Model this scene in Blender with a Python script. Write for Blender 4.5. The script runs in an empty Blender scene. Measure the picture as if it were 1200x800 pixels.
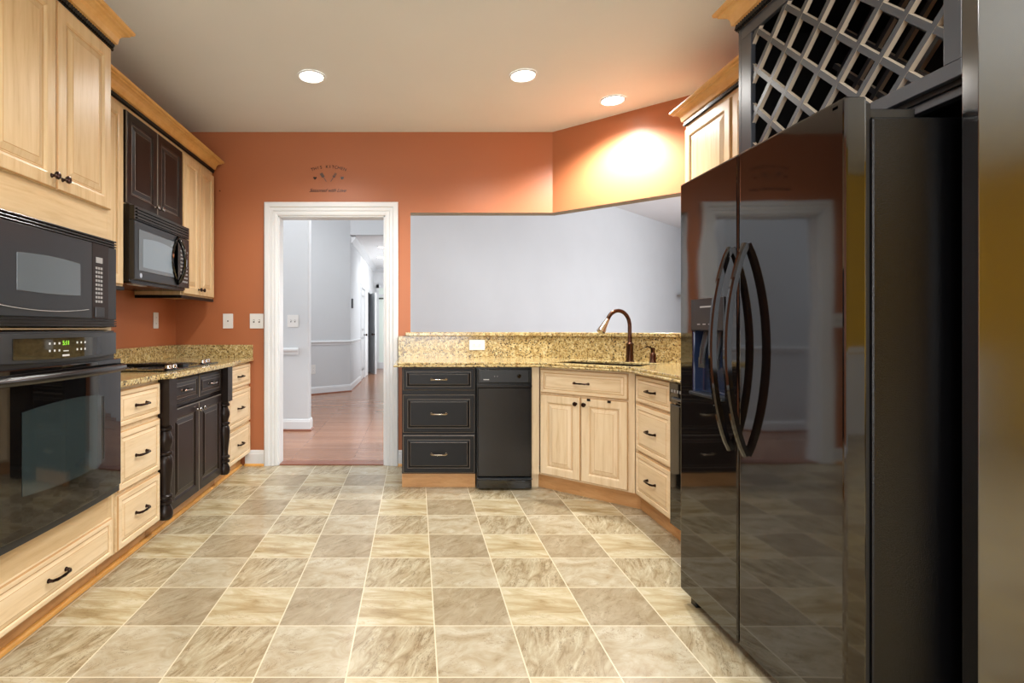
import bpy, bmesh, math, random
from mathutils import Vector, Matrix
random.seed(7)
PI = math.pi
scene = bpy.context.scene
C = scene.collection

# ------------------------------------------------------------------ camera
cam_d = bpy.data.cameras.new('camera'); cam = bpy.data.objects.new('camera', cam_d); C.objects.link(cam)
cam.location = (0, 0, 1.163); cam.rotation_euler = (PI/2, 0, 0)
cam_d.sensor_width = 36.0; cam_d.lens = 620.0*36.0/1200.0
cam_d.shift_x = (600-487)/1200.0; cam_d.shift_y = (384-400)/1200.0
cam_d.clip_start = 0.02; cam_d.clip_end = 100
scene.camera = cam
# ------------------------------------------------------------------ view, world
vs = scene.view_settings
scene.display_settings.display_device = 'sRGB'
vs.view_transform = 'Standard'; vs.look = 'None'; vs.gamma = 1.0; vs.exposure = 0.25; vs.use_curve_mapping = False
w = bpy.data.worlds.new('world'); scene.world = w; w.use_nodes = True
w.node_tree.nodes['Background'].inputs[0].default_value = (0.75, 0.86, 1.0, 1)
w.node_tree.nodes['Background'].inputs[1].default_value = 1.0

def area(name, loc, target, sx, sy, power, color=(1, 1, 1)):
    l = bpy.data.lights.new(name, 'AREA'); l.shape = 'RECTANGLE'; l.size = sx; l.size_y = sy
    l.energy = power; l.color = color
    o = bpy.data.objects.new(name, l); C.objects.link(o); o.location = loc
    d = Vector(target)-Vector(loc); o.rotation_euler = d.to_track_quat('-Z', 'Y').to_euler()
    return o
FILL_C = (0.97, 0.985, 1.0)
area('window_daylight', (-0.3, -2.86, 1.55), (-0.3, 0, 1.45), 2.9, 1.8, 115, FILL_C)  # added area lamp for frontal fill, just inside the unseen rear window
area('window_daylight', (4.0, 1.27, 1.55), (4.0, -2.0, 1.5), 1.5, 1.6, 140, FILL_C)  # added lamp brightening the reflected yellow wall; no window opening here
area('window_daylight', (7.8, 7.2, 2.0), (3.0, 7.6, 1.7), 3.0, 2.2, 205, FILL_C)  # added fill for the great room wall, no window built here
area('window_daylight', (-3.85, 5.3, 1.7), (-1.0, 5.4, 1.6), 1.0, 2.2, 42, FILL_C)  # added foyer fill from an unseen source
area('window_daylight', (-1.3, 4.75, 3.15), (-1.5, 9.0, 1.6), 2.0, 0.7, 9, FILL_C)  # added weak high fill for the hall walls, no transom here
area('window_daylight', (-0.75, 6.45, 3.3), (-1.7, 9.3, 1.2), 0.9, 0.5, 55, FILL_C)  # added lamp hidden above the doorway, brightens the far hall wall
area('window_daylight', (0.46, 12.4, 1.5), (-1.2, 12.4, 1.4), 3.5, 1.8, 55, FILL_C)  # added unseen side fill for the far hall
CAN_P = 62; CAN_C = (1.0, 0.985, 0.95)

# ------------------------------------------------------------------ materials
def srgb(r, g, b):
    f = lambda c: (c/255/12.92) if c/255 <= 0.04045 else ((c/255+0.055)/1.055)**2.4
    return (f(r), f(g), f(b), 1)
def base_mat(name, col=(200, 200, 200), rough=0.5, metal=0.0, ior=1.5, coat=0.0, coat_r=0.05, emit=None, es=1.0):
    m = bpy.data.materials.new(name); m.use_nodes = True
    p = m.node_tree.nodes['Principled BSDF']
    p.inputs['Base Color'].default_value = srgb(*col); p.inputs['Roughness'].default_value = rough
    p.inputs['Metallic'].default_value = metal; p.inputs['IOR'].default_value = ior
    p.inputs['Coat Weight'].default_value = coat; p.inputs['Coat Roughness'].default_value = coat_r
    if emit:
        p.inputs['Emission Color'].default_value = srgb(*emit); p.inputs['Emission Strength'].default_value = es
    return m
def N(m, t, **kw):
    n = m.node_tree.nodes.new(t)
    for k, v in kw.items(): setattr(n, k, v)
    return n
def L(m, a, b): m.node_tree.links.new(a, b)
def coords(m, scale=(1, 1, 1), rot=(0, 0, 0), src='Object'):
    tc = N(m, 'ShaderNodeTexCoord'); mp = N(m, 'ShaderNodeMapping')
    mp.inputs['Scale'].default_value = scale; mp.inputs['Rotation'].default_value = rot
    L(m, tc.outputs[src], mp.inputs['Vector']); return mp.outputs['Vector']
def noise(m, vec, scale, detail=4, rough=0.5, dist=0.0):
    n = N(m, 'ShaderNodeTexNoise'); n.inputs['Scale'].default_value = scale; n.inputs['Detail'].default_value = detail
    n.inputs['Roughness'].default_value = rough; n.inputs['Distortion'].default_value = dist
    L(m, vec, n.inputs['Vector']); return n.outputs['Fac']
def ramp(m, fac, stops, interp='LINEAR'):
    r = N(m, 'ShaderNodeValToRGB'); r.color_ramp.interpolation = interp
    e = r.color_ramp.elements
    while len(e) < len(stops): e.new(0.5)
    for i, (p, c) in enumerate(stops): e[i].position = p; e[i].color = srgb(*c) if len(c) == 3 else c
    L(m, fac, r.inputs['Fac']); return r.outputs['Color']
def mixc(m, fac, a, b, mode='MIX'):
    n = N(m, 'ShaderNodeMix'); n.data_type = 'RGBA'; n.blend_type = mode
    for s, v in ((n.inputs[0], fac), (n.inputs[6], a), (n.inputs[7], b)):
        if hasattr(v, 'links'): L(m, v, s)
        elif isinstance(v, tuple): s.default_value = v if len(v) == 4 else srgb(*v)
        else: s.default_value = v
    return n.outputs[2]
def math_(m, op, a, b=None, c=None):
    n = N(m, 'ShaderNodeMath'); n.operation = op
    for i, v in enumerate((a, b, c)):
        if v is None: continue
        if hasattr(v, 'links'): L(m, v, n.inputs[i])
        else: n.inputs[i].default_value = v
    return n.outputs[0]
def bump(m, h, strength=0.2, dist=0.01):
    b = N(m, 'ShaderNodeBump'); b.inputs['Strength'].default_value = strength; b.inputs['Distance'].default_value = dist
    L(m, h, b.inputs['Height']); L(m, b.outputs['Normal'], m.node_tree.nodes['Principled BSDF'].inputs['Normal'])
def setcol(m, c): L(m, c, m.node_tree.nodes['Principled BSDF'].inputs['Base Color'])

def wall_paint(name, col, rough=0.6, ior=1.45):
    m = base_mat(name, col, rough, ior=ior); v = coords(m)
    f = noise(m, v, 1.3, 3); c2 = tuple(int(x*0.96) for x in col)
    setcol(m, mixc(m, f, col, c2)); bump(m, noise(m, v, 320, 2), 0.04, 0.002); return m
def wood(name, light, mid, dark, rough=0.34, rot=(0, 0, 0), stretch=(14, 14, 1.1), contrast=1.0):
    m = base_mat(name, mid, rough); v = coords(m, stretch, rot)
    f = noise(m, v, 2.6, 8, 0.62, 0.5)
    c = ramp(m, f, [(0.25, dark), (0.45, mid), (0.72, light)])
    g = noise(m, coords(m, (stretch[0]*7, stretch[1]*7, stretch[2]*3), rot), 3.5, 3)
    c = mixc(m, math_(m, 'MULTIPLY', g, 0.30*contrast), c, dark)
    setcol(m, c); bump(m, g, 0.05, 0.002); return m
MAPLE_L, MAPLE_M, MAPLE_D = (216, 194, 156), (204, 179, 138), (184, 152, 108)
M = {}
M['maple'] = wood('maple', MAPLE_L, MAPLE_M, MAPLE_D)
M['maple_h'] = wood('maple_horizontal', MAPLE_L, MAPLE_M, MAPLE_D, stretch=(1.1, 14, 14))
M['maple_pale'] = wood('maple_pale', (236, 218, 188), (226, 204, 168), (206, 180, 140))
M['maple_pale_h'] = wood('maple_pale_horizontal', (236, 218, 188), (226, 204, 168), (206, 180, 140), stretch=(1.1, 14, 14))
M['glaze'] = base_mat('brown_glaze', (186, 146, 98), 0.4)
M['crown'] = wood('crown_wood', (226, 186, 122), (212, 166, 98), (188, 138, 72), stretch=(3, 3, 3))
M['honey'] = wood('honey_oak', (226, 176, 98), (212, 156, 78), (182, 124, 56), stretch=(2, 2, 12))
M['kick'] = wood('kick_board', (210, 164, 112), (196, 148, 96), (166, 120, 74), stretch=(2, 2, 12))
def black_paint(name, col, rough):
    m = base_mat(name, col, rough, ior=1.33); v = coords(m)
    f = noise(m, v, 55, 4, 0.7)
    setcol(m, ramp(m, f, [(0.0, col), (0.70, col), (0.76, tuple(min(255, c+70) for c in col))])); return m
M['black_paint'] = black_paint('distressed_black_paint', (14, 13, 14), 0.36)
M['brown_black'] = black_paint('distressed_espresso_paint', (30, 21, 18), 0.30)
M['rub'] = base_mat('rubbed_edge', (112, 104, 96), 0.4)
M['rack_paint'] = base_mat('grey_black_paint', (56, 60, 66), 0.28, ior=1.6)
M['rack_rub'] = base_mat('cream_rubbed_edge', (190, 178, 158), 0.4)
M['rack_dark'] = base_mat('dark_cabinet_interior', (14, 13, 14), 0.5)
def gloss_black(name, col=(10, 9, 9), rough=0.04, ior=1.65, wav=0.0, fine=0.0):
    m = base_mat(name, col, rough, ior=ior)
    if wav: bump(m, noise(m, coords(m), 3.2, 1, 0.3), wav, 0.02)
    if fine: bump(m, noise(m, coords(m), 420, 2), fine, 0.002)
    return m
M['gloss'] = gloss_black('gloss_black_enamel')
M['fridge'] = gloss_black('refrigerator_black_enamel', (12, 8, 7), 0.05, 1.7, wav=0.10)
M['fridge_side'] = gloss_black('pebbled_black_enamel', (6, 6, 7), 0.15, 1.4, fine=0.5)
M['compactor'] = gloss_black('compactor_black_enamel', (13, 9, 9), 0.22, 1.5)
M['panel'] = gloss_black('end_panel_black_lacquer', (12, 12, 12), 0.14, 2.3, wav=0.0)
M['satin'] = base_mat('satin_black_plastic', (15, 15, 16), 0.25, ior=1.5)
M['charcoal'] = base_mat('charcoal_plastic', (33, 36, 40), 0.28, ior=1.5)
M['mwglass'] = base_mat('microwave_window_glass', (88, 95, 101), 0.14, ior=1.6)
M['ovenglass'] = gloss_black('oven_window_glass', (40, 50, 52), 0.07, 1.7)
M['greyprint'] = base_mat('grey_keypad_print', (150, 150, 150), 0.4)
M['lightprint'] = base_mat('light_keypad_print', (205, 205, 205), 0.4)
M['green_led'] = base_mat('green_display', (60, 90, 20), 0.3, emit=(150, 230, 60), es=1.2)
M['bronze'] = base_mat('oil_rubbed_bronze', (52, 36, 30), 0.22, metal=0.85)
M['copper'] = base_mat('copper_bronze', (88, 60, 46), 0.22, metal=0.9)
M['nickel'] = base_mat('brushed_nickel', (190, 180, 165), 0.25, metal=1.0)
M['chrome'] = base_mat('chrome', (225, 225, 228), 0.1, metal=1.0)
M['pewter'] = base_mat('pewter', (150, 146, 144), 0.22, metal=1.0)
M['white'] = base_mat('white_trim_paint', (216, 219, 222), 0.32)
M['whiteplastic'] = base_mat('white_plastic', (222, 222, 220), 0.3)
M['slot'] = base_mat('dark_slot', (60, 60, 60), 0.5)
M['orange'] = wall_paint('terracotta_wall_paint', (174, 106, 68), 0.42)
M['grey'] = wall_paint('pale_blue_grey_wall_paint', (204, 208, 212))
M['greige'] = wall_paint('header_underside_paint', (150, 142, 128))  # darker tone for downward faces of the header
M['yellow'] = wall_paint('ochre_wall_paint', (206, 166, 50))
M['ceil'] = wall_paint('ceiling_paint', (230, 236, 240), 0.7)
M['ceil2'] = wall_paint('white_ceiling_paint', (236, 238, 240), 0.7)
M['lamp'] = base_mat('lamp_glow', (255, 250, 240), 0.4, emit=(255, 246, 232), es=14)
M['decal'] = base_mat('vinyl_lettering', (34, 28, 28), 0.25)
M['decal2'] = base_mat('vinyl_cutlery', (92, 74, 66), 0.3)
M['steel'] = base_mat('sink_steel', (40, 34, 30), 0.35, metal=0.5)
M['bluegrey'] = base_mat('dispenser_liner', (28, 40, 66), 0.2)
M['palegreen'] = base_mat('pale_green_panel', (226, 238, 230), 0.4)

def granite():
    m = base_mat('gold_granite', (200, 170, 110), 0.14, ior=1.55); v = coords(m)
    a = noise(m, v, 46, 5, 0.7)
    c = ramp(m, a, [(0.30, (96, 78, 48)), (0.42, (164, 139, 88)), (0.52, (192, 171, 118)), (0.64, (212, 198, 154))])
    b = noise(m, v, 85, 3, 0.6)
    c = mixc(m, ramp(m, b, [(0.565, (0, 0, 0)), (0.60, (255, 255, 255))]), c, (44, 34, 28))
    d = noise(m, coords(m, (1, 1, 1), (1, 2, 3)), 60, 3, 0.6)
    c = mixc(m, ramp(m, d, [(0.61, (0, 0, 0)), (0.66, (255, 255, 255))]), c, (128, 90, 50))
    setcol(m, c); return m
M['granite'] = granite()

def tiles():
    T = 0.3047
    m = base_mat('stone_look_vinyl_tile', (190, 175, 145), 0.24, ior=1.5)
    tc = N(m, 'ShaderNodeTexCoord'); sx = N(m, 'ShaderNodeSeparateXYZ'); L(m, tc.outputs['Object'], sx.inputs[0])
    u = math_(m, 'DIVIDE', math_(m, 'SUBTRACT', sx.outputs[0], 0.0733), T)
    v = math_(m, 'DIVIDE', math_(m, 'SUBTRACT', sx.outputs[1], 1.7617), T)
    fu = math_(m, 'FLOOR', u); fv = math_(m, 'FLOOR', v)
    def edge(q):
        fr = math_(m, 'FRACT', q); return math_(m, 'MINIMUM', fr, math_(m, 'SUBTRACT', 1.0, fr))
    e = math_(m, 'MINIMUM', edge(u), edge(v)); grout = math_(m, 'LESS_THAN', e, 0.0085)
    # four tile prints that repeat in a 2 x 2 scheme, each with its own grain
    par_u = math_(m, 'MODULO', math_(m, 'ABSOLUTE', fu), 2.0); par_v = math_(m, 'MODULO', math_(m, 'ABSOLUTE', fv), 2.0)
    cb = N(m, 'ShaderNodeCombineXYZ'); L(m, fu, cb.inputs[0]); L(m, fv, cb.inputs[1])
    wn = N(m, 'ShaderNodeTexWhiteNoise'); wn.noise_dimensions = '2D'; L(m, cb.outputs[0], wn.inputs['Vector'])
    sc = N(m, 'ShaderNodeSeparateColor'); L(m, wn.outputs['Color'], sc.inputs[0])
    loc = N(m, 'ShaderNodeCombineXYZ'); L(m, math_(m, 'FRACT', u), loc.inputs[0]); L(m, math_(m, 'FRACT', v), loc.inputs[1])
    L(m, math_(m, 'MULTIPLY', math_(m, 'FLOOR', math_(m, 'MULTIPLY', sc.outputs[0], 3.0)), 5.3), loc.inputs[2])
    def print_(ang, sx_, sy_, seed, scale, stops, vein_w, vein_amt, vein_col, dist):
        mp = N(m, 'ShaderNodeMapping'); mp.vector_type = 'TEXTURE'
        mp.inputs['Rotation'].default_value = (0, 0, math.radians(ang)); mp.inputs['Location'].default_value = (seed, seed*1.7, 0)
        mp.inputs['Scale'].default_value = (sx_, sy_, 1); L(m, loc.outputs[0], mp.inputs['Vector'])
        n1 = noise(m, mp.outputs[0], scale, 9, 0.66, dist)
        c = ramp(m, n1, stops)
        n2 = noise(m, mp.outputs[0], scale*1.5, 6, 0.6, dist*1.6)
        ve = math_(m, 'SUBTRACT', 1.0, math_(m, 'MINIMUM', math_(m, 'DIVIDE', math_(m, 'ABSOLUTE', math_(m, 'SUBTRACT', n2, 0.5)), vein_w), 1.0))
        gate = ramp(m, noise(m, mp.outputs[0], scale*0.9, 2), [(0.42, (0, 0, 0)), (0.58, (255, 255, 255))])
        return mixc(m, math_(m, 'MULTIPLY', math_(m, 'MULTIPLY', ve, gate), vein_amt), c, vein_col)
    A = print_(25, 1.6, 1.0, 1.3, 3.4, [(0.30, (148, 130, 98)), (0.44, (170, 157, 128)), (0.56, (182, 172, 147)), (0.70, (196, 188, 166))], 0.012, 0.8, (116, 96, 68), 0.9)
    B = print_(66, 3.4, 1.0, 3.1, 6.4, [(0.28, (118, 98, 68)), (0.42, (156, 140, 108)), (0.54, (176, 164, 134)), (0.70, (200, 191, 164))], 0.022, 0.8, (96, 76, 48), 1.3)
    Cc = print_(50, 2.4, 1.0, 7.7, 5.0, [(0.28, (128, 110, 80)), (0.43, (152, 137, 109)), (0.56, (164, 151, 124)), (0.70, (182, 171, 146))], 0.012, 0.7, (106, 88, 62), 0.7)
    Dd = print_(-6, 4.0, 1.0, 5.9, 5.2, [(0.28, (146, 124, 86)), (0.42, (174, 157, 119)), (0.54, (190, 178, 145)), (0.70, (208, 200, 175))], 0.012, 0.7, (128, 102, 66), 0.8)
    c = mixc(m, par_v, mixc(m, par_u, A, B), mixc(m, par_u, Cc, Dd))
    tint = math_(m, 'MULTIPLY', sc.outputs[1], 0.10); c = mixc(m, tint, c, (150, 140, 125))
    n1 = noise(m, loc.outputs[0], 6.0, 4)
    c = mixc(m, grout, c, (214, 204, 176))
    setcol(m, c); bump(m, n1, 0.12, 0.004); return m
M['tiles'] = tiles()
def hallwood():
    m = base_mat('reddish_hardwood', (150, 104, 84), 0.22)
    br = N(m, 'ShaderNodeTexBrick'); br.inputs['Scale'].default_value = 1.0
    br.inputs['Brick Width'].default_value = 1.1; br.inputs['Row Height'].default_value = 0.085; br.inputs['Mortar Size'].default_value = 0.0015
    br.inputs['Color1'].default_value = srgb(156, 112, 84); br.inputs['Color2'].default_value = srgb(174, 130, 102); br.inputs['Mortar'].default_value = srgb(96, 60, 46)
    L(m, coords(m, (1, 1, 1), (0, 0, 0)), br.inputs['Vector'])
    f = noise(m, coords(m, (2, 18, 1)), 3, 5)
    setcol(m, mixc(m, math_(m, 'MULTIPLY', f, 0.5), br.outputs['Color'], (122, 78, 60))); return m
M['hallwood'] = hallwood()
M['threshold'] = base_mat('reddish_threshold', (132, 80, 58), 0.3)

# ------------------------------------------------------------------ mesh helpers
def bx(bm, x0, x1, y0, y1, z0, z1, mi=0):
    v = [bm.verts.new(p) for p in ((x0,y0,z0),(x1,y0,z0),(x1,y1,z0),(x0,y1,z0),(x0,y0,z1),(x1,y0,z1),(x1,y1,z1),(x0,y1,z1))]
    for f in ((0,3,2,1),(4,5,6,7),(0,1,5,4),(1,2,6,5),(2,3,7,6),(3,0,4,7)):
        bm.faces.new([v[i] for i in f]).material_index = mi
def prism(bm, poly, z0, z1, holes=(), mi=0):
    """poly and holes: lists of (x, y)"""
    if not holes:
        n = len(poly)
        a = [bm.verts.new((x, y, z0)) for x, y in poly]; b = [bm.verts.new((x, y, z1)) for x, y in poly]
        fs = [bm.faces.new(a), bm.faces.new(b)] + [bm.faces.new((a[i], a[(i+1) % n], b[(i+1) % n], b[i])) for i in range(n)]
    else:
        fs = []
        for z in (z0, z1):
            es = []
            for lp in [poly]+list(holes):
                vs_ = [bm.verts.new((x, y, z)) for x, y in lp]
                es += [bm.edges.new((vs_[i], vs_[(i+1) % len(vs_)])) for i in range(len(vs_))]
            r = bmesh.ops.triangle_fill(bm, use_beauty=True, use_dissolve=False, edges=es)
            fs += [g for g in r['geom'] if isinstance(g, bmesh.types.BMFace)]
        for lp in [poly]+list(holes):
            n = len(lp)
            a = [bm.verts.new((x, y, z0)) for x, y in lp]; b = [bm.verts.new((x, y, z1)) for x, y in lp]
            fs += [bm.faces.new((a[i], a[(i+1) % n], b[(i+1) % n], b[i])) for i in range(n)]
        bmesh.ops.remove_doubles(bm, verts=bm.verts, dist=1e-5)
        fs = [f for f in fs if f.is_valid]
    for f in fs: f.material_index = mi
    bmesh.ops.recalc_face_normals(bm, faces=fs)
    return fs
def tube(bm, pts, r, n=10, mi=0, flat=1.0):
    pts = [Vector(p) for p in pts]; rs = r if isinstance(r, (list, tuple)) else [r]*len(pts)
    rings = []; up = None
    for i, p in enumerate(pts):
        t = (pts[min(i+1, len(pts)-1)]-pts[max(i-1, 0)]).normalized()
        if up is None:
            up = Vector((0, 0, 1)) if abs(t.z) < 0.9 else Vector((0, 1, 0))
        s = t.cross(up).normalized(); up = s.cross(t).normalized()
        rings.append([bm.verts.new(p+s*math.cos(2*PI*k/n)*rs[i]*flat+up*math.sin(2*PI*k/n)*rs[i]) for k in range(n)])
    fs = []
    for a, b in zip(rings, rings[1:]):
        for k in range(n): fs.append(bm.faces.new((a[k], a[(k+1) % n], b[(k+1) % n], b[k])))
    fs.append(bm.faces.new(rings[0])); fs.append(bm.faces.new(rings[-1]))
    for f in fs: f.material_index = mi
    bmesh.ops.recalc_face_normals(bm, faces=fs)
def lathe(bm, prof, mat=None, n=24, mi=0, cap=True):
    """prof: list of (radius, height) about local Z, moved by mat"""
    mat = mat or Matrix()
    rings = [[bm.verts.new(mat @ Vector((r*math.cos(2*PI*k/n), r*math.sin(2*PI*k/n), z))) for k in range(n)] for r, z in prof]
    fs = []
    for a, b in zip(rings, rings[1:]):
        for k in range(n): fs.append(bm.faces.new((a[k], a[(k+1) % n], b[(k+1) % n], b[k])))
    if cap: fs.append(bm.faces.new(rings[0])); fs.append(bm.faces.new(rings[-1]))
    for f in fs: f.material_index = mi
    bmesh.ops.recalc_face_normals(bm, faces=fs)
def sweep(bm, path, prof, mapf, side=1, mi=0):
    """profile (offset, height) swept with mitred corners along an open 2-D path"""
    n = len(path); nor = []
    for i in range(n):
        ds = []
        if i > 0: ds.append((Vector(path[i])-Vector(path[i-1])).normalized())
        if i < n-1: ds.append((Vector(path[i+1])-Vector(path[i])).normalized())
        ns = [Vector((d.y, -d.x))*side for d in ds]
        if len(ns) == 1: nor.append(ns[0])
        else:
            s = (ns[0]+ns[1]).normalized(); nor.append(s/max(0.2, s.dot(ns[0])))
    rings = []
    for i in range(n):
        p = Vector(path[i]); rings.append([bm.verts.new(mapf(*(p+nor[i]*o), h)) for o, h in prof])
    k = len(prof); fs = []
    for a, b in zip(rings, rings[1:]):
        for j in range(k): fs.append(bm.faces.new((a[j], a[(j+1) % k], b[(j+1) % k], b[j])))
    fs.append(bm.faces.new(rings[0])); fs.append(bm.faces.new(rings[-1]))
    for f in fs: f.material_index = mi
    bmesh.ops.recalc_face_normals(bm, faces=fs)
def rings(bm, x0, x1, z0, z1, yb, rs, cap_mi=0):
    """front panel facing -y: back at yb, rs = [(inset, y, material)], last ring capped"""
    def loop(ins, y): return [bm.verts.new(p) for p in ((x0+ins,y,z0+ins),(x1-ins,y,z0+ins),(x1-ins,y,z1-ins),(x0+ins,y,z1-ins))]
    prev = loop(0, yb); bm.faces.new(prev[::-1]); fs = []
    for ins, y, mi in rs:
        cur = loop(ins, y)
        for k in range(4):
            f = bm.faces.new((prev[k], prev[(k+1) % 4], cur[(k+1) % 4], cur[k])); f.material_index = mi
        prev = cur
    bm.faces.new(prev).material_index = cap_mi
def recess_box(bm, x0, x1, y0, y1, z0, z1, hx0, hx1, hz0, hz1, depth, mi=0, mr=1):
    """box whose front (y0) has a pocket"""
    xs = (x0, hx0, hx1, x1); zs = (z0, hz0, hz1, z1)
    g = [[bm.verts.new((x, y0, z)) for x in xs] for z in zs]
    for j in range(3):
        for i in range(3):
            if i == 1 and j == 1: continue
            bm.faces.new((g[j][i], g[j][i+1], g[j+1][i+1], g[j+1][i])).material_index = mi
    q = [bm.verts.new((x, y0+depth, z)) for x, z in ((hx0, hz0), (hx1, hz0), (hx1, hz1), (hx0, hz1))]
    f = [g[1][1], g[1][2], g[2][2], g[2][1]]
    for k in range(4): bm.faces.new((f[k], f[(k+1) % 4], q[(k+1) % 4], q[k])).material_index = mr
    bm.faces.new(q).material_index = mr
    bk = [bm.verts.new((x, y1, z)) for x, z in ((x0, z0), (x1, z0), (x1, z1), (x0, z1))]
    bm.faces.new(bk[::-1]).material_index = mi
    bm.faces.new([g[0][0], g[0][1], g[0][2], g[0][3], bk[1], bk[0]]).material_index = mi
    bm.faces.new([g[3][3], g[3][2], g[3][1], g[3][0], bk[3], bk[2]]).material_index = mi
    bm.faces.new([g[0][0], bk[0], bk[3], g[3][0], g[2][0], g[1][0]]).material_index = mi
    bm.faces.new([g[0][3], g[1][3], g[2][3], g[3][3], bk[2], bk[1]]).material_index = mi
    bmesh.ops.recalc_face_normals(bm, faces=bm.faces)
def obj(name, bm, mats, parent=None, bevel=0.0, smooth=False, seg=2):
    me = bpy.data.meshes.new(name)
    bm.normal_update(); bm.to_mesh(me); bm.free()
    for m in (mats if isinstance(mats, (list, tuple)) else [mats]): me.materials.append(M[m] if isinstance(m, str) else m)
    if smooth:
        for p in me.polygons: p.use_smooth = True
        try: me.set_sharp_from_angle(angle=math.radians(38))
        except Exception: pass
    o = bpy.data.objects.new(name, me); C.objects.link(o)
    if parent is not None: o.parent = parent
    if bevel:
        b = o.modifiers.new('bevel', 'BEVEL'); b.width = bevel; b.segments = seg; b.limit_method = 'ANGLE'; b.angle_limit = math.radians(35)
    return o
def thing(name, label, cat, loc=(0, 0, 0), rotz=0, group=None):
    o = bpy.data.objects.new(name, None); C.objects.link(o); o.empty_display_size = 0.1
    o.location = loc; o.rotation_euler = (0, 0, rotz); return tag(o, label, cat, group)
def tag(o, label, cat, group=None):
    o['label'] = label; o['category'] = cat
    if group: o['group'] = group
    return o
def struct(name, bm, mats, **kw):
    o = obj(name, bm, mats, **kw); o['kind'] = 'structure'; return o
def BM(): return bmesh.new()
def box_obj(name, b, mat, parent=None, bevel=0.0): bm = BM(); bx(bm, *b); return obj(name, bm, mat, parent, bevel)
def text_mesh(name, s, size, mat, parent, loc, rot, extrude=0.0006, shear=0.0, align='CENTER', spacing=1.0):
    cu = bpy.data.curves.new(name, 'FONT'); cu.body = s; cu.size = size; cu.extrude = extrude; cu.shear = shear
    cu.align_x = align; cu.align_y = 'CENTER'; cu.space_character = spacing
    t = bpy.data.objects.new('tmp', cu); C.objects.link(t)
    bpy.context.view_layer.update()
    me = bpy.data.meshes.new_from_object(t.evaluated_get(bpy.context.evaluated_depsgraph_get()))
    bpy.data.objects.remove(t)
    me.materials.clear(); me.materials.append(M[mat])
    o = bpy.data.objects.new(name, me); C.objects.link(o); o.parent = parent; o.location = loc; o.rotation_euler = rot
    return o

# ------------------------------------------------------------------ plan constants
XL, XR, YB = -2.03, 2.01, 4.48           # left wall, right wall, back wall faces
CEIL, HIGH = 2.82, 3.6
D = Vector((0.7455, -0.6667)); NN = Vector((0.6667, 0.7455))     # along / into the angled side
def diag_x(n, y): return (n-NN.y*y)/NN.x
def diag_y(n, x): return (n-NN.x*x)/NN.y
def tn(t, n): p = D*t+NN*n; return (p.x, p.y)
ANG = math.atan2(D.y, D.x)

# ------------------------------------------------------------------ structure
def wallprism(name, poly, z0, z1, mats, pick):
    bm = BM(); fs = prism(bm, poly, z0, z1); bm.normal_update()
    for f in bm.faces: f.material_index = pick(f.normal, f.calc_center_median())
    return struct(name, bm, mats)
bm = BM(); bx(bm, -2.2, 6.2, -3.1, 4.53, -0.05, 0); struct('floor', bm, 'tiles')
bm = BM(); bx(bm, -4.2, 8.2, 4.53, 16.2, -0.05, -0.001); struct('floor_hall', bm, 'hallwood')
bm = BM(); prism(bm, [(-2.2, -3.1), (6.2, -3.1), (6.2, 1.42), (2.13, 1.42), (2.13, 3.76), (1.2, 4.5), (-2.2, 4.5)], CEIL, CEIL+0.05); struct('ceiling', bm, 'ceil')
bm = BM(); bx(bm, -4.2, 8.2, 4.5, 16.2, HIGH, HIGH+0.05); struct('ceiling_great_room', bm, 'ceil2')
bm = BM(); bx(bm, XL-0.12, XL, -3.0, 4.48, 0, CEIL); struct('wall_left', bm, 'orange')
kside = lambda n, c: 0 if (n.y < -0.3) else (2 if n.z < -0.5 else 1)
DOX0, DOX1, DOZ = -1.17, -0.253, 2.117
OPX = -0.043; OPZ = 2.138
bm = BM()
def wb(x0, x1, z0, z1): bx(bm, x0, x1, YB, YB+0.12, z0, z1)
wb(-4.1, DOX0, 0, HIGH); wb(DOX0, DOX1, DOZ, HIGH); wb(DOX1, OPX, 0, HIGH)
bm.normal_update()
for f in bm.faces: f.material_index = 0 if f.normal.y < -0.3 else 1
struct('wall_back', bm, ['orange', 'grey'])
N_IN, N_OUT = 4.113, 4.233
ln = [(OPX, YB), (1.16, YB), (XR, 3.72), (2.13, 3.773), (diag_x(N_OUT, 4.60), 4.60), (OPX, 4.60)]
wallprism('wall_back_header', ln, OPZ, HIGH, ['orange', 'grey', 'greige'], kside)
wallprism('wall_back_half_height', ln, 0, 1.094, ['orange', 'grey', 'greige'], kside)
bm = BM(); bx(bm, XR, XR+0.12, 1.30, 3.76, 0, HIGH); bm.normal_update()
for f in bm.faces: f.material_index = 0 if f.normal.x < -0.3 else 1
struct('wall_right', bm, ['orange', 'grey'])
bm = BM(); bx(bm, XR+0.12, 6.1, 1.30, 1.42, 0, CEIL); struct('wall_dining_back', bm, 'yellow')
bm = BM(); bx(bm, 6.0, 6.12, -3.0, 1.3, 0, CEIL)
struct('wall_dining_right', bm, 'yellow')
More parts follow.
